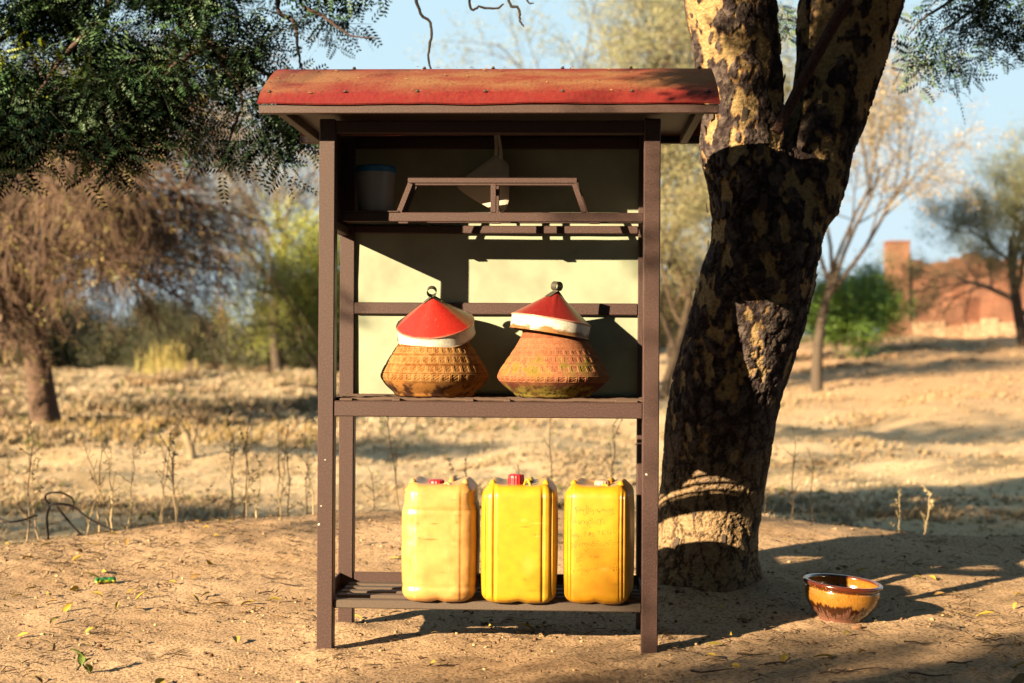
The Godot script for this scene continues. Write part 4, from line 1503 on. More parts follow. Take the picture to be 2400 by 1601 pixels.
	while made < 6200 and tries < 60000:
		tries += 1
		var p := Vector3(rng.randf_range(-8.5, 6.5), 2.75 + 2.3 * pow(rng.randf(), 1.4), rng.randf_range(-10.5, 4.0))
		var rad := Vector2((p.x + 0.5) / 7.8, (p.z + 3.6) / 7.4).length()
		if rad > 1.0:
			continue
		var s := rng.randf_range(1.8, 2.9)
		var d := -p.z
		if d > 0.0:
			var m := 0.30 * s / d + 0.02
			if absf(p.x) / d < 0.36 + m and (p.y - 0.968) / d < 0.24 + m:
				continue
		var keep := 1.0
		if p.z > -4.6:
			var q := land(p, -4.55)
			if q.x > -1.35 and q.x < 0.75 and q.y > -0.3 and q.y < 2.15:
				keep = 0.0
				if q.y > 1.85:
					keep = lerpf(0.0, 0.42, smooth(-0.9, 0.6, q.x))
				elif q.y > 1.68 and q.x > 0.0:
					keep = 0.3 * smooth(0.0, 0.5, q.x)
			var lf := land(p, -6.25)
			if lf.x > -2.7 and lf.x < -0.7 and lf.y > 1.75 and lf.y < 2.6:
				keep *= 0.45
			var l := land(p, -5.0)
			if l.x > 0.1 and l.x < 1.4 and l.y > 1.3 and l.y < 2.75:
				keep *= 0.04
		var gd := p + SUN * (p.y / 0.483)
		if gd.x > -3.4 and gd.x < 0.5 and gd.z > -7.6 and gd.z < -3.3:
			keep *= 0.03
		elif gd.x >= 0.5 and gd.x < 3.0 and gd.z > -6.6 and gd.z < -4.3:
			keep *= 0.05
		elif gd.x > -12.0 and gd.x < 9.0 and gd.z < -6.6:
			var wave := gd.z + 0.5 * sin(gd.x * 1.3)
			keep *= 0.55 if absf(wave + 8.6) < 0.8 else (0.5 if absf(wave + 17.0) < 1.0 and gd.x > -3.5 else 0.02)
		if rng.randf() > keep:
			continue
		put.call(p, Vector3(rng.randfn(0, 1), rng.randfn(-0.1, 0.25), rng.randfn(0, 1)), s, jit(green, 0.3))
		made += 1
	for k in 2:
		swarm("foliage", meshes[k], M.leaf, xf[k], cl[k], t)

	# unseen thicket behind the viewer, placed to keep sky light off the stand
	var bx_ := []
	var bc := []
	for i in 2300:
		var p := Vector3(rng.randf_range(-13, 11), 3.9 * pow(rng.randf(), 0.8), rng.randf_range(5.5, 8.5))
		bx_.append(Transform3D(turned(Vector3(0, 0, 1), Vector3(rng.randfn(0, 1), rng.randfn(0.3, 0.7), rng.randfn(0, 1))).scaled_local(Vector3.ONE * rng.randf_range(2.4, 3.4)), p))
		bc.append(jit(green, 0.3))
	tag(swarm("unseen_thicket", meshes[1], M.leaf, bx_, bc), "dense leafy thicket out of view behind the viewer, darkening the shelf stand", "thicket")

	# the pole leaning in the fork
	var pb := Buf.new()
	pb.col = Color(0.12, 0.065, 0.055)
	pb.tube([Vector3(0.925, 1.70, -4.98), Vector3(1.02, 1.885, -4.985), Vector3(1.175, 2.165, -4.99), Vector3(1.44, 2.66, -5.00)], [0.0185, 0.0195, 0.0205, 0.021], 12)
	tag(obj("wooden_pole", pb, M.bark), "straight brown wooden pole leaning in the fork of the big tree", "pole")


# ------------------------------------------------------------------ other trees
class Growth:
	var thick := Buf.new()
	var thin := Buf.new()
	var leaves: Array = []


func grow(g: Growth, p: Vector3, d: Vector3, ln: float, r: float, level: int, o: Dictionary) -> void:
	var nseg := 5 if level < 2 else 3
	var pts := [p]
	var rr := [r]
	var dirs := [d]
	for i in nseg:
		d = (d + rv(o.wig) + Vector3(0, o.lift[level], 0)).normalized()
		p += d * ln / nseg
		pts.append(p)
		dirs.append(d)
		rr.append(r * lerpf(1.0, 0.5 if level < o.levels else 0.4, (i + 1.0) / nseg))
	var b := g.thick if level <= 1 else g.thin
	b.col = jit(o.bark, 0.12) * (0.6 if level == 0 else 1.0)
	b.tube(pts, rr, 8 if level == 0 else (5 if level == 1 else 3), level == 0)
	if level >= o.levels:
		for i in (int(o.leaf_each) if o.leaf_each >= 1 else int(rng.randf() < o.leaf_each)):
			var f := rng.randf_range(0.2, 1.0) * nseg
			var k := mini(int(f), nseg - 1)
			g.leaves.append(pts[k].lerp(pts[k + 1], f - k) + rv(o.leaf_off))
		return
	var n: int = o.kids[level]
	for i in n:
		var f := lerpf(o.from[level], 1.0, (i + rng.randf()) / n) * nseg
		var k := mini(int(f), nseg - 1)
		var at: Vector3 = pts[k].lerp(pts[k + 1], f - k)
		var along: Vector3 = dirs[k + 1]
		var side := along.cross(rv()).normalized()
		var an: float = o.angle[level] * rng.randf_range(0.7, 1.25)
		var nd := (along * cos(an) + side * sin(an)).normalized()
		nd.y = nd.y if level > 0 else absf(nd.y) * 0.9 + 0.08
		grow(g, at, nd.normalized(), ln * o.ratio[level] * rng.randf_range(0.75, 1.2), maxf(lerpf(rr[k], rr[k + 1], f - k) * 0.62, 0.0035), level + 1, o)


func make_tree(called: String, label: String, category: String, at: Vector3, sd: int, stems: int, height: float, r: float, o: Dictionary, group := "") -> Node3D:
	rng.seed = sd
	var g := Growth.new()
	for s in stems:
		var d := Vector3(0, 1, 0) if stems == 1 else (Vector3(0, 1, 0) + Vector3(rng.randfn(0, o.spread), 0, rng.randfn(0, o.spread))).normalized()
		if o.has("lean"):
			d = (d + o.lean).normalized()
		grow(g, Vector3(rng.randfn(0, 0.06 * (stems - 1)), -0.12, rng.randfn(0, 0.06 * (stems - 1))) if stems > 1 else Vector3(0, -0.12, 0), d, height * rng.randf_range(0.85, 1.1), r, 0, o)
	for e in o.get("extra", []):
		grow(g, e[0], e[1].normalized(), e[2], e[3], 1, o)
	var t := thing(called, label, category, Transform3D(Basis(), at), group)
	obj("trunk" if stems == 1 else "stems", g.thick, M.wood, t)
	if g.thin.v.size():
		tag(obj("twigs", g.thin, M.wood, t), "", "", "", "stuff")
	var xf := []
	var cl := []
	for p in g.leaves:
		xf.append(Transform3D(Basis(rv().normalized(), rng.randf() * TAU).scaled_local(Vector3.ONE * o.leaf * rng.randf_range(0.6, 1.3)), p))
		var c: Color = o.col_a.lerp(o.col_b, rng.randf())
		cl.append(jit(c, 0.2))
	if xf.size():
		swarm("foliage", tuft_of_leaves(), M.leaf, xf, cl, t)
	return t


func tuft_of_leaves() -> ArrayMesh:
	var b := Buf.new()
	for k in 5:
		var at := rv(0.9)
		var d := rv().normalized()
		var w := d.cross(rv()).normalized() * 0.26
		var t := rng.randf_range(0.75, 1.2)
		b.col = Color(t, t, t)
		b.poly([at, at + d * 0.5 + w, at + d, at + d * 0.5 - w], at + d.cross(w) * -4.0)
	return b.mesh()


# where along the far edge something stands, told by what it is seen beside
func place(x: float, z: float) -> String:
	var a := x / -z
	if a < -0.335:
		return "left of the thorn tree's trunk"
	if a < -0.25:
		return "behind the thorn tree's right limbs"
	if a < -0.205:
		return "in front of the shrine"
	if a < -0.14:
		return "right of the shrine"
	if a < -0.11:
		return "beside the left posts"
	if a < 0.08:
		return "behind the stand"
	if a < 0.14:
		return "left of the big trunk"
	return "right of the big trunk"


func build_trees() -> void:
	var airy := {"levels": 4, "kids": [8, 6, 6, 6], "from": [0.4, 0.25, 0.25, 0.2], "angle": [0.75, 0.75, 0.75, 0.8], "ratio": [0.72, 0.62, 0.58, 0.55], "lift": [0.02, 0.05, 0.03, 0.0, -0.02], "wig": 0.10, "leaf_each": 11, "leaf_off": 0.11, "leaf": 0.036, "spread": 0.3, "bark": Color(0.16, 0.11, 0.08), "col_a": Color(0.54, 0.51, 0.29), "col_b": Color(0.31, 0.33, 0.16)}
	var o := airy.duplicate()
	o.leaf_each = 20
	o.kids = [10, 6, 6, 6]
	make_tree("pale_tree", "tall airy tree with pale olive leaves rising above the red roof", "tree", on_ground(2.3, -28.5), 11, 1, 4.1, 0.17, o)
	o = airy.duplicate()
	o.col_a = Color(0.62, 0.52, 0.27)
	o.col_b = Color(0.34, 0.33, 0.15)
	o.from = [0.2, 0.25, 0.25, 0.2]
	o.leaf_each = 7
	make_tree("pale_tree", "olive yellow tree seen between the stand and the big trunk", "tree", on_ground(2.5, -23.5), 12, 1, 2.1, 0.09, o)
	o = airy.duplicate()
	o.leaf_each = 9
	o.col_a = Color(0.62, 0.55, 0.36)
	o.col_b = Color(0.38, 0.36, 0.20)
	make_tree("pale_tree", "airy pale tree behind the stand with its crown above the roof's left half", "tree", on_ground(-0.9, -31.0), 13, 1, 4.3, 0.14, o)
	o = airy.duplicate()
	o.leaf_each = 7
	o.col_a = Color(0.62, 0.66, 0.08)
	o.col_b = Color(0.34, 0.38, 0.06)
	o.from = [0.15, 0.2, 0.2, 0.2]
	make_tree("leafy_tree", "yellow green leafy tree just left of the stand's posts", "tree", on_ground(-3.2, -24.0), 14, 1, 1.8, 0.08, o)
	o = airy.duplicate()
	o.leaf_each = 5
	o.from = [0.6, 0.3, 0.25, 0.2]
	o.col_a = Color(0.85, 0.76, 0.56)
	o.col_b = Color(0.55, 0.50, 0.32)
	make_tree("pale_tree", "cream leaved tree behind the drooping bare twigs", "tree", on_ground(-5.9, -36.0), 15, 1, 3.9, 0.15, o)
	o = airy.duplicate()
	o.col_a = Color(0.42, 0.38, 0.20)
	o.col_b = Color(0.25, 0.24, 0.12)
	make_tree("pale_tree", "pale tree far back above the thorn tree's crown", "tree", on_ground(-15.5, -40.0), 16, 1, 5.2, 0.2, o)
	# thorn tree, left: dense brown twigs, sparse yellowish leaves
	var thorn := {"levels": 4, "kids": [12, 9, 9, 12], "from": [0.6, 0.25, 0.2, 0.15], "angle": [0.85, 0.8, 0.9, 0.9], "ratio": [0.95, 0.66, 0.55, 0.72], "lift": [0.0, -0.02, -0.13, -0.2, -0.26], "wig": 0.17, "leaf_each": 0.6, "leaf_off": 0.04, "leaf": 0.03, "spread": 0.3, "bark": Color(0.20, 0.125, 0.09), "col_a": Color(0.50, 0.48, 0.14), "col_b": Color(0.48, 0.33, 0.14)}
	thorn.extra = [[Vector3(0.1, 1.7, 0), Vector3(0.62, 0.9, -0.15), 2.5, 0.045], [Vector3(0.0, 1.6, 0), Vector3(0.6, 1.0, -0.4), 2.8, 0.045], [Vector3(0, 1.8, 0), Vector3(-0.6, 0.7, 0.2), 2.0, 0.08]]
	make_tree("thorn_tree", "dark trunked thorn tree with a dense brown crown of drooping twigs at left", "tree", on_ground(-6.05, -18.6), 21, 1, 2.15, 0.205, thorn)
	# right: forked thin tree
	o = airy.duplicate()
	o.kids = [5, 5, 6, 6]
	o.from = [0.62, 0.45, 0.3, 0.2]
	o.angle = [0.45, 0.6, 0.8, 0.8]
	o.ratio = [0.95, 0.66, 0.56, 0.5]
	o.leaf_each = 5
	o.bark = Color(0.17, 0.125, 0.095)
	o.lean = Vector3(-0.17, 0, 0)
	o.col_a = Color(0.66, 0.50, 0.26)
	o.col_b = Color(0.45, 0.36, 0.18)
	make_tree("forked_tree", "thin grey forked tree with a twiggy tan crown right of the big trunk", "tree", on_ground(5.15, -24.0), 23, 1, 2.2, 0.11, o)
	# shrub beside the wall
	o = airy.duplicate()
	o.levels = 3
	o.kids = [5, 5, 6]
	o.leaf_off = 0.16
	o.wig = 0.2
	o.from = [0.4, 0.2, 0.2]
	o.lift = [0.05, 0.05, 0.0, 0.0]
	o.leaf_each = 12
	o.leaf = 0.055
	o.spread = 0.14
	o.col_a = Color(0.24, 0.42, 0.05)
	o.col_b = Color(0.11, 0.22, 0.03)
	o.ratio = [0.62, 0.6, 0.55]
	make_tree("green_shrub", "bright green shrub with bare lower stems beside the brick wall", "shrub", on_ground(7.2, -31.0), 24, 6, 1.2, 0.03, o)
	# olive tree before the wall, right edge
	o = airy.duplicate()
	o.kids = [7, 6, 6, 5]
	o.from = [0.3, 0.25, 0.2, 0.2]
	o.angle = [1.0, 0.8, 0.8, 0.8]
	o.lean = Vector3(-0.12, 0, 0.1)
	o.col_a = Color(0.36, 0.36, 0.16)
	o.col_b = Color(0.13, 0.16, 0.08)
	o.leaf_each = 20
	make_tree("olive_tree", "dark olive tree spreading in front of the brick wall at right", "tree", on_ground(11.9, -33.0), 25, 1, 2.8, 0.15, o)
	# distant scrub along the far edge of the field
	var scrub := {"levels": 3, "kids": [6, 6, 6], "from": [0.2, 0.2, 0.2], "angle": [0.6, 0.8, 0.9], "ratio": [0.62, 0.6, 0.5], "lift": [0.03, 0.02, -0.03, -0.05], "wig": 0.15, "leaf_each": 9, "leaf_off": 0.18, "leaf": 0.07, "spread": 0.6, "bark": Color(0.12, 0.08, 0.06), "col_a": Color(0.12, 0.12, 0.05), "col_b": Color(0.06, 0.07, 0.035)}
	var pa := make_tree("scrub_bush", "dark tall scrub bush beyond the field, just right of the thorn tree's trunk", "bush", on_ground(-13.7, -39.0), 31, 8, 1.7, 0.03, scrub, "scrub bushes along the far edge of the field")
	o = scrub.duplicate()
	o.col_a = Color(0.36, 0.29, 0.10)
	o.col_b = Color(0.22, 0.19, 0.07)
	var pb := make_tree("straw_bush", "tall yellowish scrub bush below the drooping twigs, left of the posts", "bush", on_ground(-5.5, -41.5), 32, 8, 1.8, 0.03, o, "yellowish bushes along the far edge of the field")
	rng.seed = 77
	for q in [[-10.0, -40.5, 0.8], [-9.1, -38.5, 0.6], [-6.3, -39.0, 0.6], [-5.2, -38.0, 0.8], [-15.6, -40.0, 1.2], [-15.6, -47.0, 0.9], [-17.5, -47, 1.4], [-5.4, -46.0, 0.8],  [-4.4, -47.0, 0.8], [3.0, -50.0, 0.9], [-2.0, -50, 0.9], [0.2, -51, 0.9], [5.2, -54, 0.8], [7.6, -56, 0.8], [-21.0, -52, 1.3]]:
		copy(pa, "scrub_bush", "dark %s scrub bush beyond the field, %s" % ["tall" if q[2] > 0.88 else "low", place(q[0], q[1])], Transform3D(Basis(Vector3.UP, rng.randf() * TAU).scaled(Vector3(1.15, 1, 1.15) * q[2]), on_ground(q[0], q[1])))
	for q in [[-7.4, -50.0, 0.7], [-5.2, -45.0, 1.0], [-4.2, -43.0, 1.0], [3.7, -46.0, 0.9], [-8.8, -56.0, 0.8], [9.2, -60, 0.7]]:
		copy(pb, "straw_bush", "yellowish scrub bush beyond the field, %s" % place(q[0], q[1]), Transform3D(Basis(Vector3.UP, rng.randf() * TAU).scaled(Vector3.ONE * q[2]), on_ground(q[0], q[1])))
	# a far belt of trees beyond everything
	o = airy.duplicate()
	o.levels = 3
	o.kids = [7, 6, 6]
	o.leaf = 0.34
	o.leaf_each = 4
	o.leaf_off = 0.3
	o.col_a = Color(0.26, 0.26, 0.15)
	o.col_b = Color(0.15, 0.17, 0.11)
	var far := make_tree("distant_tree", "hazy tree in the far belt at the left edge of the picture", "tree", on_ground(-30.0, -88.0), 41, 1, 2.1, 0.12, o, "far belt of trees beyond the field")
	for q in [[-36, -90, 0.6], [-24, -95, 0.5], [-14, -98, 0.45], [-8, -95, 0.4], [-2, -98, 0.45], [5, -95, 0.42], [11, -92, 0.4], [18, -95, 0.45], [24, -90, 0.5], [31, -88, 0.5], [38, -92, 0.5]]:
		copy(far, "distant_tree", "small hazy tree in the far belt, %s" % place(q[0], q[1]), Transform3D(Basis(Vector3.UP, rng.randf() * TAU).scaled(Vector3.ONE * q[2]), on_ground(q[0], q[1])))


# ------------------------------------------------------------------ brick wall, shrine, car
func build_wall() -> void:
	var bt := ntex(161, 0.02, [[0.0, 0.7], [0.5, 0.95], [1.0, 1.0]], 512, FastNoiseLite.TYPE_SIMPLEX, 5)
	var im := Image.create_empty(256, 256, false, Image.FORMAT_RGB8)
	var nz := noise(162, 0.08)
	for j in 256:
		for i in 256:
			var row := j / 16
			var cu := (i + (16 if row % 2 else 0)) % 32
			var mort := j % 16 < 2 or cu < 2
			var k := 0.86 + 0.16 * sin(float((i + (16 if row % 2 else 0)) / 32 * 7 + row * 13)) * 0.6 + nz.get_noise_2d(i, j) * 0.15
			im.set_pixel(i, j, Color(0.62, 0.60, 0.60) if mort else Color(k, k, k))
	var bm := mat("brick", Color(0.42, 0.19, 0.12), 0.9, ImageTexture.create_from_image(im), 0.8)
	bm.uv1_world_triplanar = true
	var pm := mat("plaster", Color(0.56, 0.36, 0.23), 0.9, bt, 0.5)
	var base := ground_y(12.0, -41.0)
	var t := thing("brick_wall", "long orange brick wall with a tall end pillar and pale plinth", "wall", Transform3D(Basis(Vector3.UP, -0.06), Vector3(10.82, base - 0.10, -41.0)))
	# ragged top
	var b := Buf.new()
	var wn := noise(163, 0.9)
	var x := 0.62
	while x < 17.0:
		var h := 2.42 + wn.get_noise_2d(x * 1.6, 0) * 0.4 - 0.25 * smooth(2.0, 6.0, x)
		for k in 4:
			var tn := wn.get_noise_2d(x * 0.8 + 30, k * 1.7) * 0.9
			b.col = Color(1.0 + tn * 0.7, 1.0 + tn * 0.9, 1.0 + tn * 1.0) * (0.72 if k == 3 else 1.0)
			b.box(Vector3(x, h * k / 4.0, -0.45), Vector3(x + 0.4, h * (k + 1) / 4.0, wn.get_noise_2d(x * 5.0, k * 9.0) * 0.02), 0.01)
		x += 0.4
	obj("wall_body", b, bm, t)
	b = Buf.new()
	b.box(Vector3(0.0, 0, -0.55), Vector3(0.62, 2.86, 0.12), 0.02)
	b.box(Vector3(0.62, 0, -0.75), Vector3(0.78, 2.60, -0.46), 0.02)
	obj("pillar", b, bm, t)
	b = Buf.new()
	b.box(Vector3(-0.02, 2.862, -0.57), Vector3(0.64, 2.93, 0.14), 0.02)
	obj("coping", b, bm, t)
	b = Buf.new()
	b.poly([Vector3(-0.32, 0, 0.16), Vector3(0.66, 0, 0.16), Vector3(0.63, 0.6, 0.13), Vector3(-0.02, 0.6, 0.13)], Vector3(0, 0.3, -1))
	b.poly([Vector3(-0.32, 0, 0.16), Vector3(-0.32, 0, -0.6), Vector3(-0.02, 0.6, -0.56), Vector3(-0.02, 0.6, 0.13)], Vector3(1, 0.3, -0.2))
	obj("buttress", b, bm, t)
	b = Buf.new()
	x = 0.63
	while x < 17.0:
		var tn := wn.get_noise_2d(x * 1.2, 77.0)
		b.col = Color(1.0 + tn * 0.5, 1.0 + tn * 0.6, 1.0 + tn * 0.7)
		b.box(Vector3(x, 0, -0.02), Vector3(x + 0.5, 0.56 + tn * 0.22, 0.10 + tn * 0.03), 0.03)
		x += 0.5
	obj("plinth", b, pm, t)
	tag(t, "", "")


func build_far() -> void:
	# small brick shrine far off on the left
	var pink := mat("pink_brick", Color(0.52, 0.22, 0.13), 0.9, ntex(164, 0.02, [[0.0, 0.75], [1.0, 1.0]], 256), 0.6)
	var dark := mat("opening_shade", Color(0.03, 0.02, 0.02), 0.9)  # near-black sheet, painted in for the shade inside the doorways
	var at := Vector3(-20.4, ground_y(-23, -100) - 0.2, -100.0)
	var t := thing("brick_shrine", "small pink brick shrine with an arched doorway and pointed spire far beyond the field", "shrine", Transform3D(Basis(Vector3.UP, 0.25), at))
	var b := Buf.new()
	b.box(Vector3(-0.8, 0, -0.8), Vector3(0.8, 1.7, 0.8), 0.03)
	obj("base", b, pink, t)
	b = Buf.new()
	for k in 4:
		var s := 0.95 - 0.2 * k
		b.box(Vector3(-s, 1.702 + 0.26 * k, -s), Vector3(s, 1.95 + 0.26 * k, s), 0.03)
	obj("roof_tiers", b, pink, t)
	b = Buf.new()
	b.lathe([Vector2(0.32, 2.72), Vector2(0.30, 2.95), Vector2(0.18, 3.3), Vector2(0.07, 3.7), Vector2(0.01, 4.1)], 16)
	obj("spire", b, pink, t)
	for q in [[-0.18, 0.34], [0.55, 0.16]]:
		b = Buf.new()
		var pts := []
		for k in 11:
			var an := PI * k / 10.0
			pts.append(Vector3(q[0] + cos(an) * q[1], 0.95 + sin(an) * q[1] * 1.2, 0.806))
		pts.append(Vector3(q[0] - q[1], 0.1, 0.806))
		pts.append(Vector3(q[0] + q[1], 0.1, 0.806))
		b.poly(pts, Vector3(q[0], 0.5, 0))
		obj("doorway", b, dark, t)
	# car behind the scrub
	var white := mat("car_paint", Color(0.72, 0.74, 0.74), 0.25)
	white.clearcoat_enabled = true
	var glass := mat("car_glass", Color(0.02, 0.03, 0.035), 0.05)
	var tyre := mat("tyre", Color(0.02, 0.02, 0.02), 0.9)
	var cx := -19.4
	t = thing("parked_car", "white pickup car half hidden behind the dark scrub", "car", Transform3D(Basis(Vector3.UP, 0.25), on_ground(cx, -75.0, -0.1)))
	b = Buf.new()
	var side := [Vector2(-2.1, 0.35), Vector2(-2.15, 0.7), Vector2(-2.0, 0.92), Vector2(-1.05, 1.05), Vector2(-0.55, 1.58), Vector2(0.55, 1.62), Vector2(0.72, 1.05), Vector2(2.2, 1.02), Vector2(2.25, 0.5), Vector2(2.1, 0.35)]
	var fr := []
	var bk := []
	for q in side:
		fr.append(Vector3(q.x, q.y, 0.82 - 0.10 * smooth(1.05, 1.6, q.y)))
		bk.append(Vector3(q.x, q.y, -0.82 + 0.10 * smooth(1.05, 1.6, q.y)))
	var up_f := [fr[3], fr[4], fr[5], fr[6]]
	var lo_f := [fr[0], fr[1], fr[2], fr[3], fr[6], fr[7], fr[8], fr[9]]
	var up_b := [bk[3], bk[4], bk[5], bk[6]]
	var lo_b := [bk[0], bk[1], bk[2], bk[3], bk[6], bk[7], bk[8], bk[9]]
	for p in [up_f, lo_f, up_b, lo_b]:
		b.poly(p, Vector3(0, 0.9, 0))
	for k in side.size():
		var m := (k + 1) % side.size()
		b.poly([fr[k], fr[m], bk[m], bk[k]], Vector3(0, 0.85, 0))
	obj("body", b, white, t)
	for q in [[[-0.88, 1.1], [-0.5, 1.5], [-0.05, 1.52], [-0.05, 1.1]], [[0.03, 1.1], [0.03, 1.52], [0.48, 1.53], [0.60, 1.1]]]:
		b = Buf.new()
		var pts := []
		for e in q:
			pts.append(Vector3(e[0], e[1], 0.835 - 0.10 * smooth(1.05, 1.6, e[1])))
		b.poly(pts, Vector3(0, 1.3, 0))
		obj("window", b, glass, t)
	b = Buf.new()
	b.poly([Vector3(-1.02, 1.09, 0.68), Vector3(-0.60, 1.53, 0.62), Vector3(-0.60, 1.53, -0.62), Vector3(-1.02, 1.09, -0.68)], Vector3(0, 1.0, 0))
	obj("windscreen", b, glass, t)
	for x in [-1.35, 1.4]:
		for s in [-0.72, 0.72]:
			b = Buf.new()
			b.lathe([Vector2(0.001, 0.1), Vector2(0.28, 0.1), Vector2(0.33, 0.07), Vector2(0.33, -0.07), Vector2(0.28, -0.1), Vector2(0.001, -0.1)], 24)
			var w := obj("wheel", b, tyre, t)
			w.transform = Transform3D(Basis(Vector3.RIGHT, PI / 2), Vector3(x, 0.33, s))
	# blue board on a white post in front of the shrine
	t = thing("blue_board", "small blue board on a white post below the pink shrine", "board", Transform3D(Basis(), on_ground(-10.75, -54.0)))
	b = Buf.new()
	b.box(Vector3(-0.05, 0, -0.05), Vector3(0.07, 0.66, 0.05), 0.01)
	obj("post", b, mat("post_white", Color(0.65, 0.65, 0.62), 0.7), t)
	b = Buf.new()
	b.box(Vector3(-0.12, 0.66, -0.03), Vector3(0.26, 0.98, 0.06), 0.01)
	obj("board_face", b, mat("board_blue", Color(0.10, 0.24, 0.42), 0.6), t)


# ------------------------------------------------------------------ on the ground
func build_litter() -> void:
	rng.seed = 55
	var spots := [Vector2(-2.25, -6.34), Vector2(-2.05, -6.01), Vector2(-2.06, -6.29), Vector2(-1.85, -6.04), Vector2(-1.88, -6.19), Vector2(-1.88, -6.36), Vector2(-1.85, -6.62), Vector2(-1.67, -5.68), Vector2(-1.75, -6.9), Vector2(-1.53, -6.9), Vector2(-1.44, -6.7), Vector2(-1.35, -6.49), Vector2(-1.50, -6.34), Vector2(-1.26, -5.95), Vector2(-1.53, -5.88), Vector2(-1.33, -5.57), Vector2(-1.17, -5.25), Vector2(-1.15, -5.34), Vector2(-1.06, -5.15), Vector2(-1.27, -5.70), Vector2(-1.36, -6.88), Vector2(-1.85, -5.32), Vector2(-1.85, -5.47), Vector2(-1.75, -5.36), Vector2(-1.69, -5.22), Vector2(-1.68, -5.47), Vector2(-1.55, -5.32), Vector2(-1.43, -5.15), Vector2(-1.39, -5.32), Vector2(-1.34, -5.09), Vector2(-1.59, -5.09), Vector2(-1.59, -4.63), Vector2(-1.56, -4.86), Vector2(-1.39, -4.69), Vector2(-1.44, -4.46), Vector2(-1.19, -4.53), Vector2(-0.88, -4.54), Vector2(-0.87, -5.21), Vector2(-0.96, -5.17), Vector2(-1.35, -4.05), Vector2(-0.99, -4.00), Vector2(-1.45, -5.42), Vector2(-1.82, -5.12), Vector2(-1.66, -5.80), Vector2(-1.73, -6.39)]
	var right := [Vector2(1.44, -5.86), Vector2(1.56, -5.92), Vector2(1.63, -5.72), Vector2(1.69, -5.72), Vector2(1.62, -5.40), Vector2(1.93, -5.42), Vector2(1.84, -5.20), Vector2(1.10, -4.67), Vector2(0.95, -4.34), Vector2(1.08, -4.39), Vector2(0.60, -4.30), Vector2(0.71, -4.62), Vector2(0.64, -4.49), Vector2(0.65, -4.14), Vector2(1.43, -4.03), Vector2(1.50, -4.20), Vector2(1.25, -6.10), Vector2(1.34, -6.24), Vector2(0.73, -4.96), Vector2(1.70, -6.19), Vector2(1.67, -5.03), Vector2(1.38, -6.56), Vector2(1.49, -4.82), Vector2(0.82, -4.28), Vector2(0.79, -4.85)]
	var mid := [Vector2(-0.50, -6.06), Vector2(-0.50, -5.42), Vector2(-0.54, -4.94), Vector2(-0.41, -4.99), Vector2(-0.16, -5.01), Vector2(-0.07, -4.76), Vector2(0.05, -4.75), Vector2(-0.23, -4.20), Vector2(-0.33, -5.6)]
	var lm := [leaf_mesh(0.055, 0.022, 0.5), leaf_mesh(0.042, 0.016, 0.9), leaf_mesh(0.07, 0.015, 0.35)]
	var ym := []
	for k in 3:
		ym.append(mat("yellow_leaf%d" % k, [Color(0.52, 0.36, 0.045), Color(0.42, 0.33, 0.06), Color(0.30, 0.17, 0.05)][k], 0.7))
		ym[k].cull_mode = BaseMaterial3D.CULL_DISABLED
		ym[k].backlight_enabled = true
		ym[k].backlight = Color(0.4, 0.4, 0.4)
	var n := 0
	for set_ in [[spots, "left of the stand"], [right, "right of the stand"], [mid, "under the stand"]]:
		for q in set_[0]:
			var shape := rng.randi() % 3
			var tone: int = [0, 0, 1, 0, 2][n % 5]
			var o := obj("fallen_leaf", lm[shape], ym[tone])
			n += 1
			o.transform = Transform3D((Basis(Vector3.UP, rng.randf() * TAU) * Basis(Vector3(1, 0, 0), rng.randfn(0, 0.3)) * Basis(Vector3(0, 0, 1), rng.randfn(0.2, 0.5))).scaled_local(Vector3.ONE * rng.randf_range(0.75, 1.2)), on_ground(q.x, q.y, 0.008))
			var zone := "by the bank" if q.y < -6.0 else ("nearest the viewer" if q.y > -4.9 else "midway to the bank")
			tag(o, "%s %s leaf on the sand %s, %s" % [["broad curled", "small cupped", "long narrow"][shape], ["bright yellow", "olive yellow", "brownish"][tone], set_[1], zone], "leaf", "fallen leaves " + set_[1])
	# crumpled wrapper
	var b := Buf.new()
	var P := PackedVector3Array()
	var C := PackedColorArray()
	var nz := noise(171, 30.0)
	for j in 13:
		for i in 17:
			var an := TAU * (i % 16) / 16.0
			var x := (j / 12.0 - 0.5) * 0.095
			var rr := (0.017 if j > 1 and j < 11 else 0.024) * (1.0 + nz.get_noise_2d(i * 0.02 + 0.0, j * 0.03) * 0.9) * (0.35 if j == 0 or j == 12 else 1.0)
			P.append(Vector3(x, maxf(0.0, 0.013 + sin(an) * rr * 0.8), cos(an) * rr))
			C.append(Color(0.04, 0.22, 0.06) if j % 4 < 2 and sin(an) > -0.3 else (Color(0.02, 0.12, 0.04) if sin(an) > 0.0 else Color(0.45, 0.45, 0.03)))
	b.grid(17, 13, P, true, C)
	var w := obj("candy_wrapper", b, mat("wrapper", Color(1, 1, 1), 0.3))
	w.transform = Transform3D(Basis(Vector3.UP, 0.25).scaled_local(Vector3(0.85, 0.7, 0.8)), on_ground(-1.60, -5.60, 0.004))
	tag(w, "crumpled green and yellow wrapper lying among the leaves at left", "wrapper")
	# green sprig in the near corner
	b = Buf.new()
	b.col = Color(0.10, 0.13, 0.03)
	b.tube([Vector3(0, 0, 0), Vector3(-0.02, 0.03, 0), Vector3(-0.04, 0.07, 0)], [0.002, 0.002, 0.001], 5)
	var sp := thing("leaf_sprig", "small green leaf sprig standing on the sand in the near left corner", "sprig", Transform3D(Basis(), on_ground(-1.23, -4.14)))
	obj("stem", b, M.wood, sp)
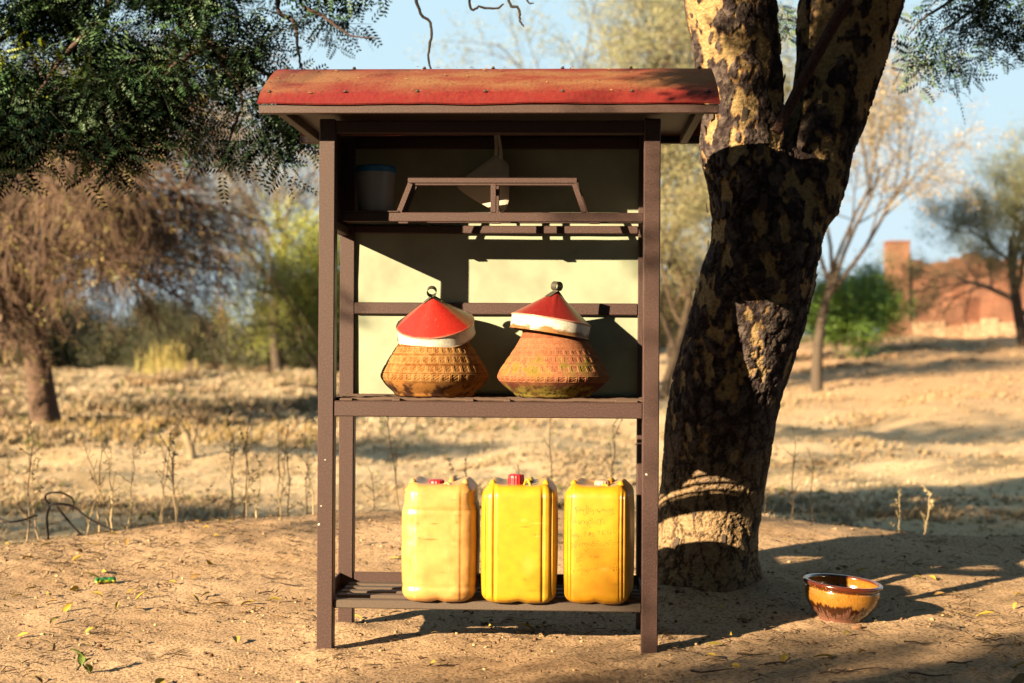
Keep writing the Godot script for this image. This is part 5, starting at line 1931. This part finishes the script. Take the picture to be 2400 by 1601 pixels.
	for k in 4:
		var o := obj("leaf", lm[0], mat("sprig_green", Color(0.13, 0.19, 0.03), 0.6), sp)
		o.transform = Transform3D(Basis(Vector3.UP, k * 1.7) * Basis(Vector3.RIGHT, -0.7), Vector3(-0.01 * k, 0.016 + 0.014 * k, 0.01))
	# clods and crumbs of soil
	var cb := Buf.new()
	P = PackedVector3Array()
	var cn := noise(172, 1.4)
	for j in 7:
		for i in 9:
			var an := TAU * (i % 8) / 8.0
			var el := PI * (j / 6.0 - 0.5)
			var d := Vector3(cos(an) * cos(el), sin(el) * 0.75, sin(an) * cos(el))
			P.append(d * (1.0 + cn.get_noise_3dv(d * 1.2) * 0.7))
	cb.grid(9, 7, P, true)
	var xf := []
	var cl := []
	var clump := noise(173, 1.3)
	while xf.size() < 6500:
		var z := -3.6 - 4.2 * pow(rng.randf(), 0.8)
		var x := rng.randf_range(-0.42, 0.42) * -z
		var den := clump.get_noise_2d(x, z)
		var by_stand := exp(-pow((x + 0.1) / 1.1, 2.0) - pow((z + 4.75) / 0.45, 2.0))
		if rng.randf() > 0.10 + 0.8 * smooth(0.0, 0.5, den) + 0.7 * by_stand + 0.4 * smooth(-0.6, -2.2, x) * smooth(-5.3, -6.5, z):
			continue
		var s := 0.0018 + 0.0075 * pow(rng.randf(), 7.0)
		xf.append(Transform3D(Basis(rv().normalized(), rng.randf() * TAU).scaled_local(Vector3(s, s * rng.randf_range(0.5, 1.0), s)), on_ground(x, z, s * 0.2)))
		cl.append(jit(Color(0.55, 0.37, 0.20) if rng.randf() < 0.35 else Color(0.16, 0.09, 0.05), 0.25))
	var cr := swarm("soil_crumbs", cb.mesh(), mat("crumb", Color(1, 1, 1), 0.95), xf, cl)
	tag(cr, "loose crumbs and clods of soil over the bare ground", "soil crumbs")
	# bits of straw and dead leaf
	xf = []
	cl = []
	while xf.size() < 3800:
		var z := -3.6 - 4.0 * pow(rng.randf(), 0.7)
		var x := rng.randf_range(-0.42, 0.42) * -z
		var den := clump.get_noise_2d(x * 1.3 + 40, z)
		if rng.randf() > 0.12 + 0.8 * smooth(0.05, 0.5, den) + 0.55 * smooth(-0.4, -1.8, x) * smooth(-5.0, -6.4, z):
			continue
		xf.append(Transform3D((Basis(Vector3.UP, rng.randf() * TAU) * Basis(Vector3.RIGHT, rng.randfn(0, 0.2))).scaled_local(Vector3(0.3, 0.5, rng.randf_range(0.3, 1.1))), on_ground(x, z, 0.006)))
		cl.append(jit([Color(0.09, 0.05, 0.03), Color(0.17, 0.09, 0.04), Color(0.36, 0.25, 0.10)][rng.randi() % 3], 0.3))
	var lt := swarm("ground_litter", leaf_mesh(0.05, 0.014, 0.5), M.dry, xf, cl)
	tag(lt, "scattered straw bits and dead leaf scraps on the bare ground", "litter")
	# fallen twigs one can pick out
	for q in [[1.02, -4.15, 0.16, 0.1], [0.93, -4.10, 0.10, 0.5], [1.20, -4.08, 0.12, -0.2], [1.34, -4.25, 0.09, 0.3], [0.80, -4.25, 0.11, 0.6], [0.74, -4.36, 0.10, 0.0], [-0.86, -5.52, 0.12, -0.6], [-0.93, -5.42, 0.10, 1.1], [-0.96, -5.7, 0.12, -0.4], [1.55, -4.6, 0.10, 0.2], [0.58, -4.1, 0.13, 0.2], [1.3, -4.55, 0.09, -0.1]]:
		b = Buf.new()
		b.col = jit(Color(0.07, 0.04, 0.03), 0.2)
		var pts := []
		var rr := []
		var l: float = q[2]
		for k in 6:
			pts.append(Vector3((k / 5.0 - 0.5) * l, 0.006 + rng.randf() * 0.006, sin(k * 1.3 + l * 40.0) * l * 0.09))
			rr.append(0.0032 * (1.0 - k * 0.1))
		b.tube(pts, rr, 5)
		var o := obj("fallen_twig", b, M.wood)
		o.transform = Transform3D(Basis(Vector3.UP, q[3]), on_ground(q[0], q[1]))
		tag(o, "%s dark fallen twig on the sand %s" % ["long" if q[2] > 0.11 else "short", ("left of the stand" if q[0] < 0 else ("just right of the stand" if q[0] < 0.85 else ("in front of the glazed bowl" if q[0] < 1.25 else "right of the glazed bowl")))], "twig", "fallen twigs on the sand")
	# stones at the foot of the bowl and the left front post
	for q in [[1.165, -4.80, 0.018, "small reddish clod against the foot of the glazed bowl"]]:
		var o := obj("soil_clod", cb.mesh(), mat("clod", Color(0.36, 0.19, 0.10), 0.95))
		o.transform = Transform3D(Basis(Vector3.UP, 0.7).scaled_local(Vector3(q[2] * 1.3, q[2] * 0.6, q[2])), on_ground(q[0], q[1], 0.004))
		tag(o, q[3], "clod")


func weed_mesh(h: float, sd: int, col: Color, leafy: float) -> Array:
	var r := RandomNumberGenerator.new()
	r.seed = sd
	var stem := Buf.new()
	stem.col = col
	var lv := Buf.new()
	var tips := []
	var lean := Vector3(r.randfn(0, 0.14), 1, r.randfn(0, 0.1))
	var pts := []
	var rr := []
	var p := Vector3(0, -0.03, 0)
	for k in 8:
		pts.append(p)
		rr.append(0.0042 * (1.0 - k * 0.085))
		p += (lean + Vector3(r.randfn(0, 0.10), 0, r.randfn(0, 0.10))).normalized() * h / 7.0
	stem.tube(pts, rr, 5)
	for k in range(2, 8):
		for e in 2:
			if r.randf() < 0.55:
				var d := Vector3(r.randfn(0, 0.7), r.randf_range(0.3, 1.0), r.randfn(0, 0.5)).normalized()
				var ln := h * r.randf_range(0.08, 0.25)
				stem.tube([pts[k], pts[k] + d * ln * 0.5 + Vector3(0, -0.004, 0), pts[k] + d * ln], [0.0022, 0.0018, 0.0012], 4, false)
				tips.append(pts[k] + d * ln)
				tips.append(pts[k] + d * ln * 0.6)
	tips.append(pts[7])
	lv.col = col.lerp(Color(0.5, 0.42, 0.22), 0.5)
	for q in tips:
		for e in int(leafy * 4.0):
			var d := Vector3(r.randfn(0, 1), r.randfn(-0.2, 0.7), r.randfn(0, 1)).normalized()
			var s := r.randf_range(0.010, 0.026)
			var a := d.cross(Vector3.UP).normalized() * s * 0.32
			lv.poly([q, q + d * s * 0.5 + a, q + d * s, q + d * s * 0.5 - a], q + Vector3(0, -9, 0))
	return [stem, lv]


func build_weeds() -> void:
	rng.seed = 91
	# tufts of dry grass over the field
	var tuft := Buf.new()
	for k in 16:
		var an := rng.randf() * TAU
		var out := Vector3(cos(an), 0, sin(an))
		var h := rng.randf_range(0.5, 1.0)
		var lean := rng.randf_range(0.15, 0.95)
		var base := out * rng.randf() * 0.12
		var w := out.cross(Vector3.UP) * 0.035
		var m := base + out * h * lean * 0.35 + Vector3(0, h * 0.62, 0)
		var tip := base + out * h * lean + Vector3(0, h * (1.0 - 0.35 * lean), 0)
		tuft.col = Color(1, 1, 1) * rng.randf_range(0.7, 1.15)
		tuft.poly([base - w, base + w, m + w * 0.7, m - w * 0.7], base - out * 3)
		tuft.poly([m - w * 0.7, m + w * 0.7, tip], base - out * 3)
	var tm := tuft.mesh()
	var den := noise(181, 0.35)
	var xf := []
	var cl := []
	while xf.size() < 42000:
		var d := 7.4 + 40.0 * pow(rng.randf(), 1.9)
		var x := rng.randf_range(-0.5, 0.5) * d
		if d < crest(x) + 0.2:
			continue
		var q := den.get_noise_2d(x, -d)
		var tall := smooth(0.1, 0.5, q)
		var lush := smooth(12.0, 20.0, d) * smooth(1.0, -2.0, x)
		if rng.randf() > 0.35 + 0.6 * tall + 0.5 * lush:
			continue
		var s := rng.randf_range(0.03, 0.075) * (1.0 + 0.8 * tall) * (1.0 + 1.5 * lush) * lerpf(0.8, 1.3, smooth(8, 30, d))
		xf.append(Transform3D(Basis(Vector3.UP, rng.randf() * TAU).scaled_local(Vector3(s * 1.5, s, s * 1.5)), on_ground(x, -d, -0.01)))
		var c := Color(0.85, 0.69, 0.48).lerp(Color(0.66, 0.49, 0.30), clampf(0.5 + q, 0, 1))
		if rng.randf() < 0.05:
			c = Color(0.22, 0.24, 0.07)
		cl.append(jit(c.lerp(Color(0.80, 0.50, 0.28), smooth(2, 7, x) * 0.5), 0.2))
	var gr := swarm("dry_grass", tm, M.dry, xf, cl)
	tag(gr, "short dry straw coloured grass covering the field beyond the bank", "grass")
	# a taller fringe round the thorn tree's foot
	xf = []
	cl = []
	for i in 800:
		var x := rng.randf_range(-9.0, -2.2)
		var z := -17.4 + rng.randfn(0, 1.0)
		var s := rng.randf_range(0.10, 0.26)
		xf.append(Transform3D(Basis(Vector3.UP, rng.randf() * TAU).scaled_local(Vector3(s * 0.8, s, s * 0.8)), on_ground(x, z, -0.01)))
		cl.append(jit(Color(0.72, 0.50, 0.24).lerp(Color(0.46, 0.33, 0.12), rng.randf()), 0.2))
	tag(swarm("tall_grass", tm, M.dry, xf, cl), "taller brownish grass round the foot of the thorn tree", "grass")
	# one upright pale clump before the scrub
	xf = []
	cl = []
	for i in 60:
		var s := rng.randf_range(0.7, 1.5)
		xf.append(Transform3D(Basis(Vector3.UP, rng.randf() * TAU).scaled_local(Vector3(s * 0.28, s, s * 0.28)), on_ground(-8.35 + rng.randfn(0, 0.25), -34.0, -0.02)))
		cl.append(jit(Color(0.55, 0.46, 0.16), 0.15))
	tag(swarm("grass_clump", tm, M.dry, xf, cl), "tall pale yellow grass clump standing before the dark scrub at left", "grass clump", "", "thing")
	# weed stalks along the crest of the bank
	var kinds := []
	for k in 6:
		kinds.append(weed_mesh([0.42, 0.5, 0.36, 0.55, 0.30, 0.46][k], 200 + k, [Color(0.58, 0.42, 0.24), Color(0.70, 0.54, 0.31), Color(0.40, 0.29, 0.18)][k % 3], [0.3, 0.5, 1.6, 0.3, 2.2, 0.7][k]))
	for k in 6:
		kinds[k] = [kinds[k][0].mesh(), kinds[k][1].mesh()]
	var plants := []
	for i in 28:
		plants.append([lerpf(-2.75, -1.05, pow(i / 27.0, 0.9)) + rng.randfn(0, 0.05), 0.0, "left of the stand", "dry weeds left of the stand"])
	for i in 9:
		plants.append([lerpf(-0.95, 0.62, i / 8.0) + rng.randfn(0, 0.05), 0.0, "between the stand's posts", "dry weeds behind the stand"])
	for i in 10:
		plants.append([[1.25, 1.33, 1.36, 1.45, 1.58, 1.98, 2.12, 2.62, 2.72, 2.8][i], 0.0, "right of the big tree", "dry weeds right of the big tree"])
	for q in plants:
		var x: float = q[0]
		var z := -crest(x) - rng.randf_range(0.05, 0.55)
		var k := rng.randi() % 6
		if x > 1.9 and x < 2.2:
			k = 4
		var sort: String = ["tall wiry", "tall straight", "short leafy", "very tall thin", "short seedy", "tall twiggy brown"][k]
		var zone := ""
		if x < -0.95:
			zone = ", near the left edge" if x < -2.2 else (", midway" if x < -1.5 else ", beside the left post")
		var t := thing("weed_stalk", sort + " weed on the bank " + q[2] + zone, "weed", Transform3D(Basis(Vector3.UP, rng.randf() * TAU).scaled_local(Vector3.ONE * rng.randf_range(0.75, 1.25)), on_ground(x, z)), q[3])
		obj("stem", kinds[k][0], M.wood, t)
		if x < 0.7 or k in [1, 2, 4]:
			tag(obj("dry_leaves", kinds[k][1], M.dry, t), "", "", "", "stuff")
	# black bent dead branch on the left
	var b := Buf.new()
	b.col = Color(0.025, 0.018, 0.018)
	var zz := -crest(-2.2) - 0.25
	var y0 := ground_y(-2.2, zz)
	for path in [[[-2.16, 0.0], [-2.17, 0.12], [-2.165, 0.17], [-2.185, 0.20], [-2.18, 0.225], [-2.11, 0.232], [-2.06, 0.20], [-2.045, 0.15]], [[-2.165, 0.17], [-2.12, 0.185], [-2.05, 0.17], [-2.0, 0.13], [-1.93, 0.08], [-1.86, 0.05]], [[-2.12, 0.165], [-2.08, 0.12], [-2.03, 0.06], [-1.99, 0.02]], [[-2.62, 0.12], [-2.45, 0.13], [-2.33, 0.10], [-2.22, 0.125]]]:
		var pts := []
		var rr := []
		for q in path:
			pts.append(Vector3(q[0], y0 + q[1], zz + rng.randfn(0, 0.02)))
			rr.append(0.006)
		var sm := []
		var sr := []
		for i in (pts.size() - 1) * 4 + 1:
			sm.append(catmull(pts, i / 4.0))
			sr.append(0.0062 - 0.003 * i / (pts.size() * 4.0))
		b.tube(sm, sr, 6)
	tag(obj("dead_branch", b, M.wood), "black bent dead branch looping up from the bank at left", "branch")
	# pale dead stump in the field, and the green seedling behind the stand
	b = Buf.new()
	b.col = Color(0.42, 0.32, 0.2)
	b.tube([Vector3(0, -0.1, 0), Vector3(-0.01, 0.1, 0), Vector3(-0.05, 0.22, 0), Vector3(-0.12, 0.36, 0)], [0.05, 0.045, 0.035, 0.012], 8)
	b.tube([Vector3(-0.01, 0.1, 0), Vector3(0.03, 0.24, 0), Vector3(0.0, 0.34, 0)], [0.03, 0.02, 0.006], 7)
	var st := obj("dead_stump", b, M.wood)
	st.position = on_ground(-3.15, -14.0)
	tag(st, "pale split dead stump standing in the dry field left of the stand", "stump")
	var sd := thing("green_seedling", "tiny green seedling on the sand behind the left posts", "seedling", Transform3D(Basis(), on_ground(-0.72, -6.3)))
	b = Buf.new()
	b.col = Color(0.10, 0.12, 0.03)
	b.tube([Vector3(0, -0.01, 0), Vector3(0.005, 0.04, 0), Vector3(0, 0.08, 0)], [0.002, 0.002, 0.001], 5)
	obj("stem", b, M.wood, sd)
	for k in 6:
		var o := obj("leaf", leaf_mesh(0.035, 0.018, 0.3), mat("seedling_green", Color(0.07, 0.13, 0.02), 0.6), sd)
		o.transform = Transform3D(Basis(Vector3.UP, k * 1.1) * Basis(Vector3.RIGHT, -0.3), Vector3(cos(k * 2.1) * 0.016, 0.03 + 0.01 * k, sin(k * 2.1) * 0.016))
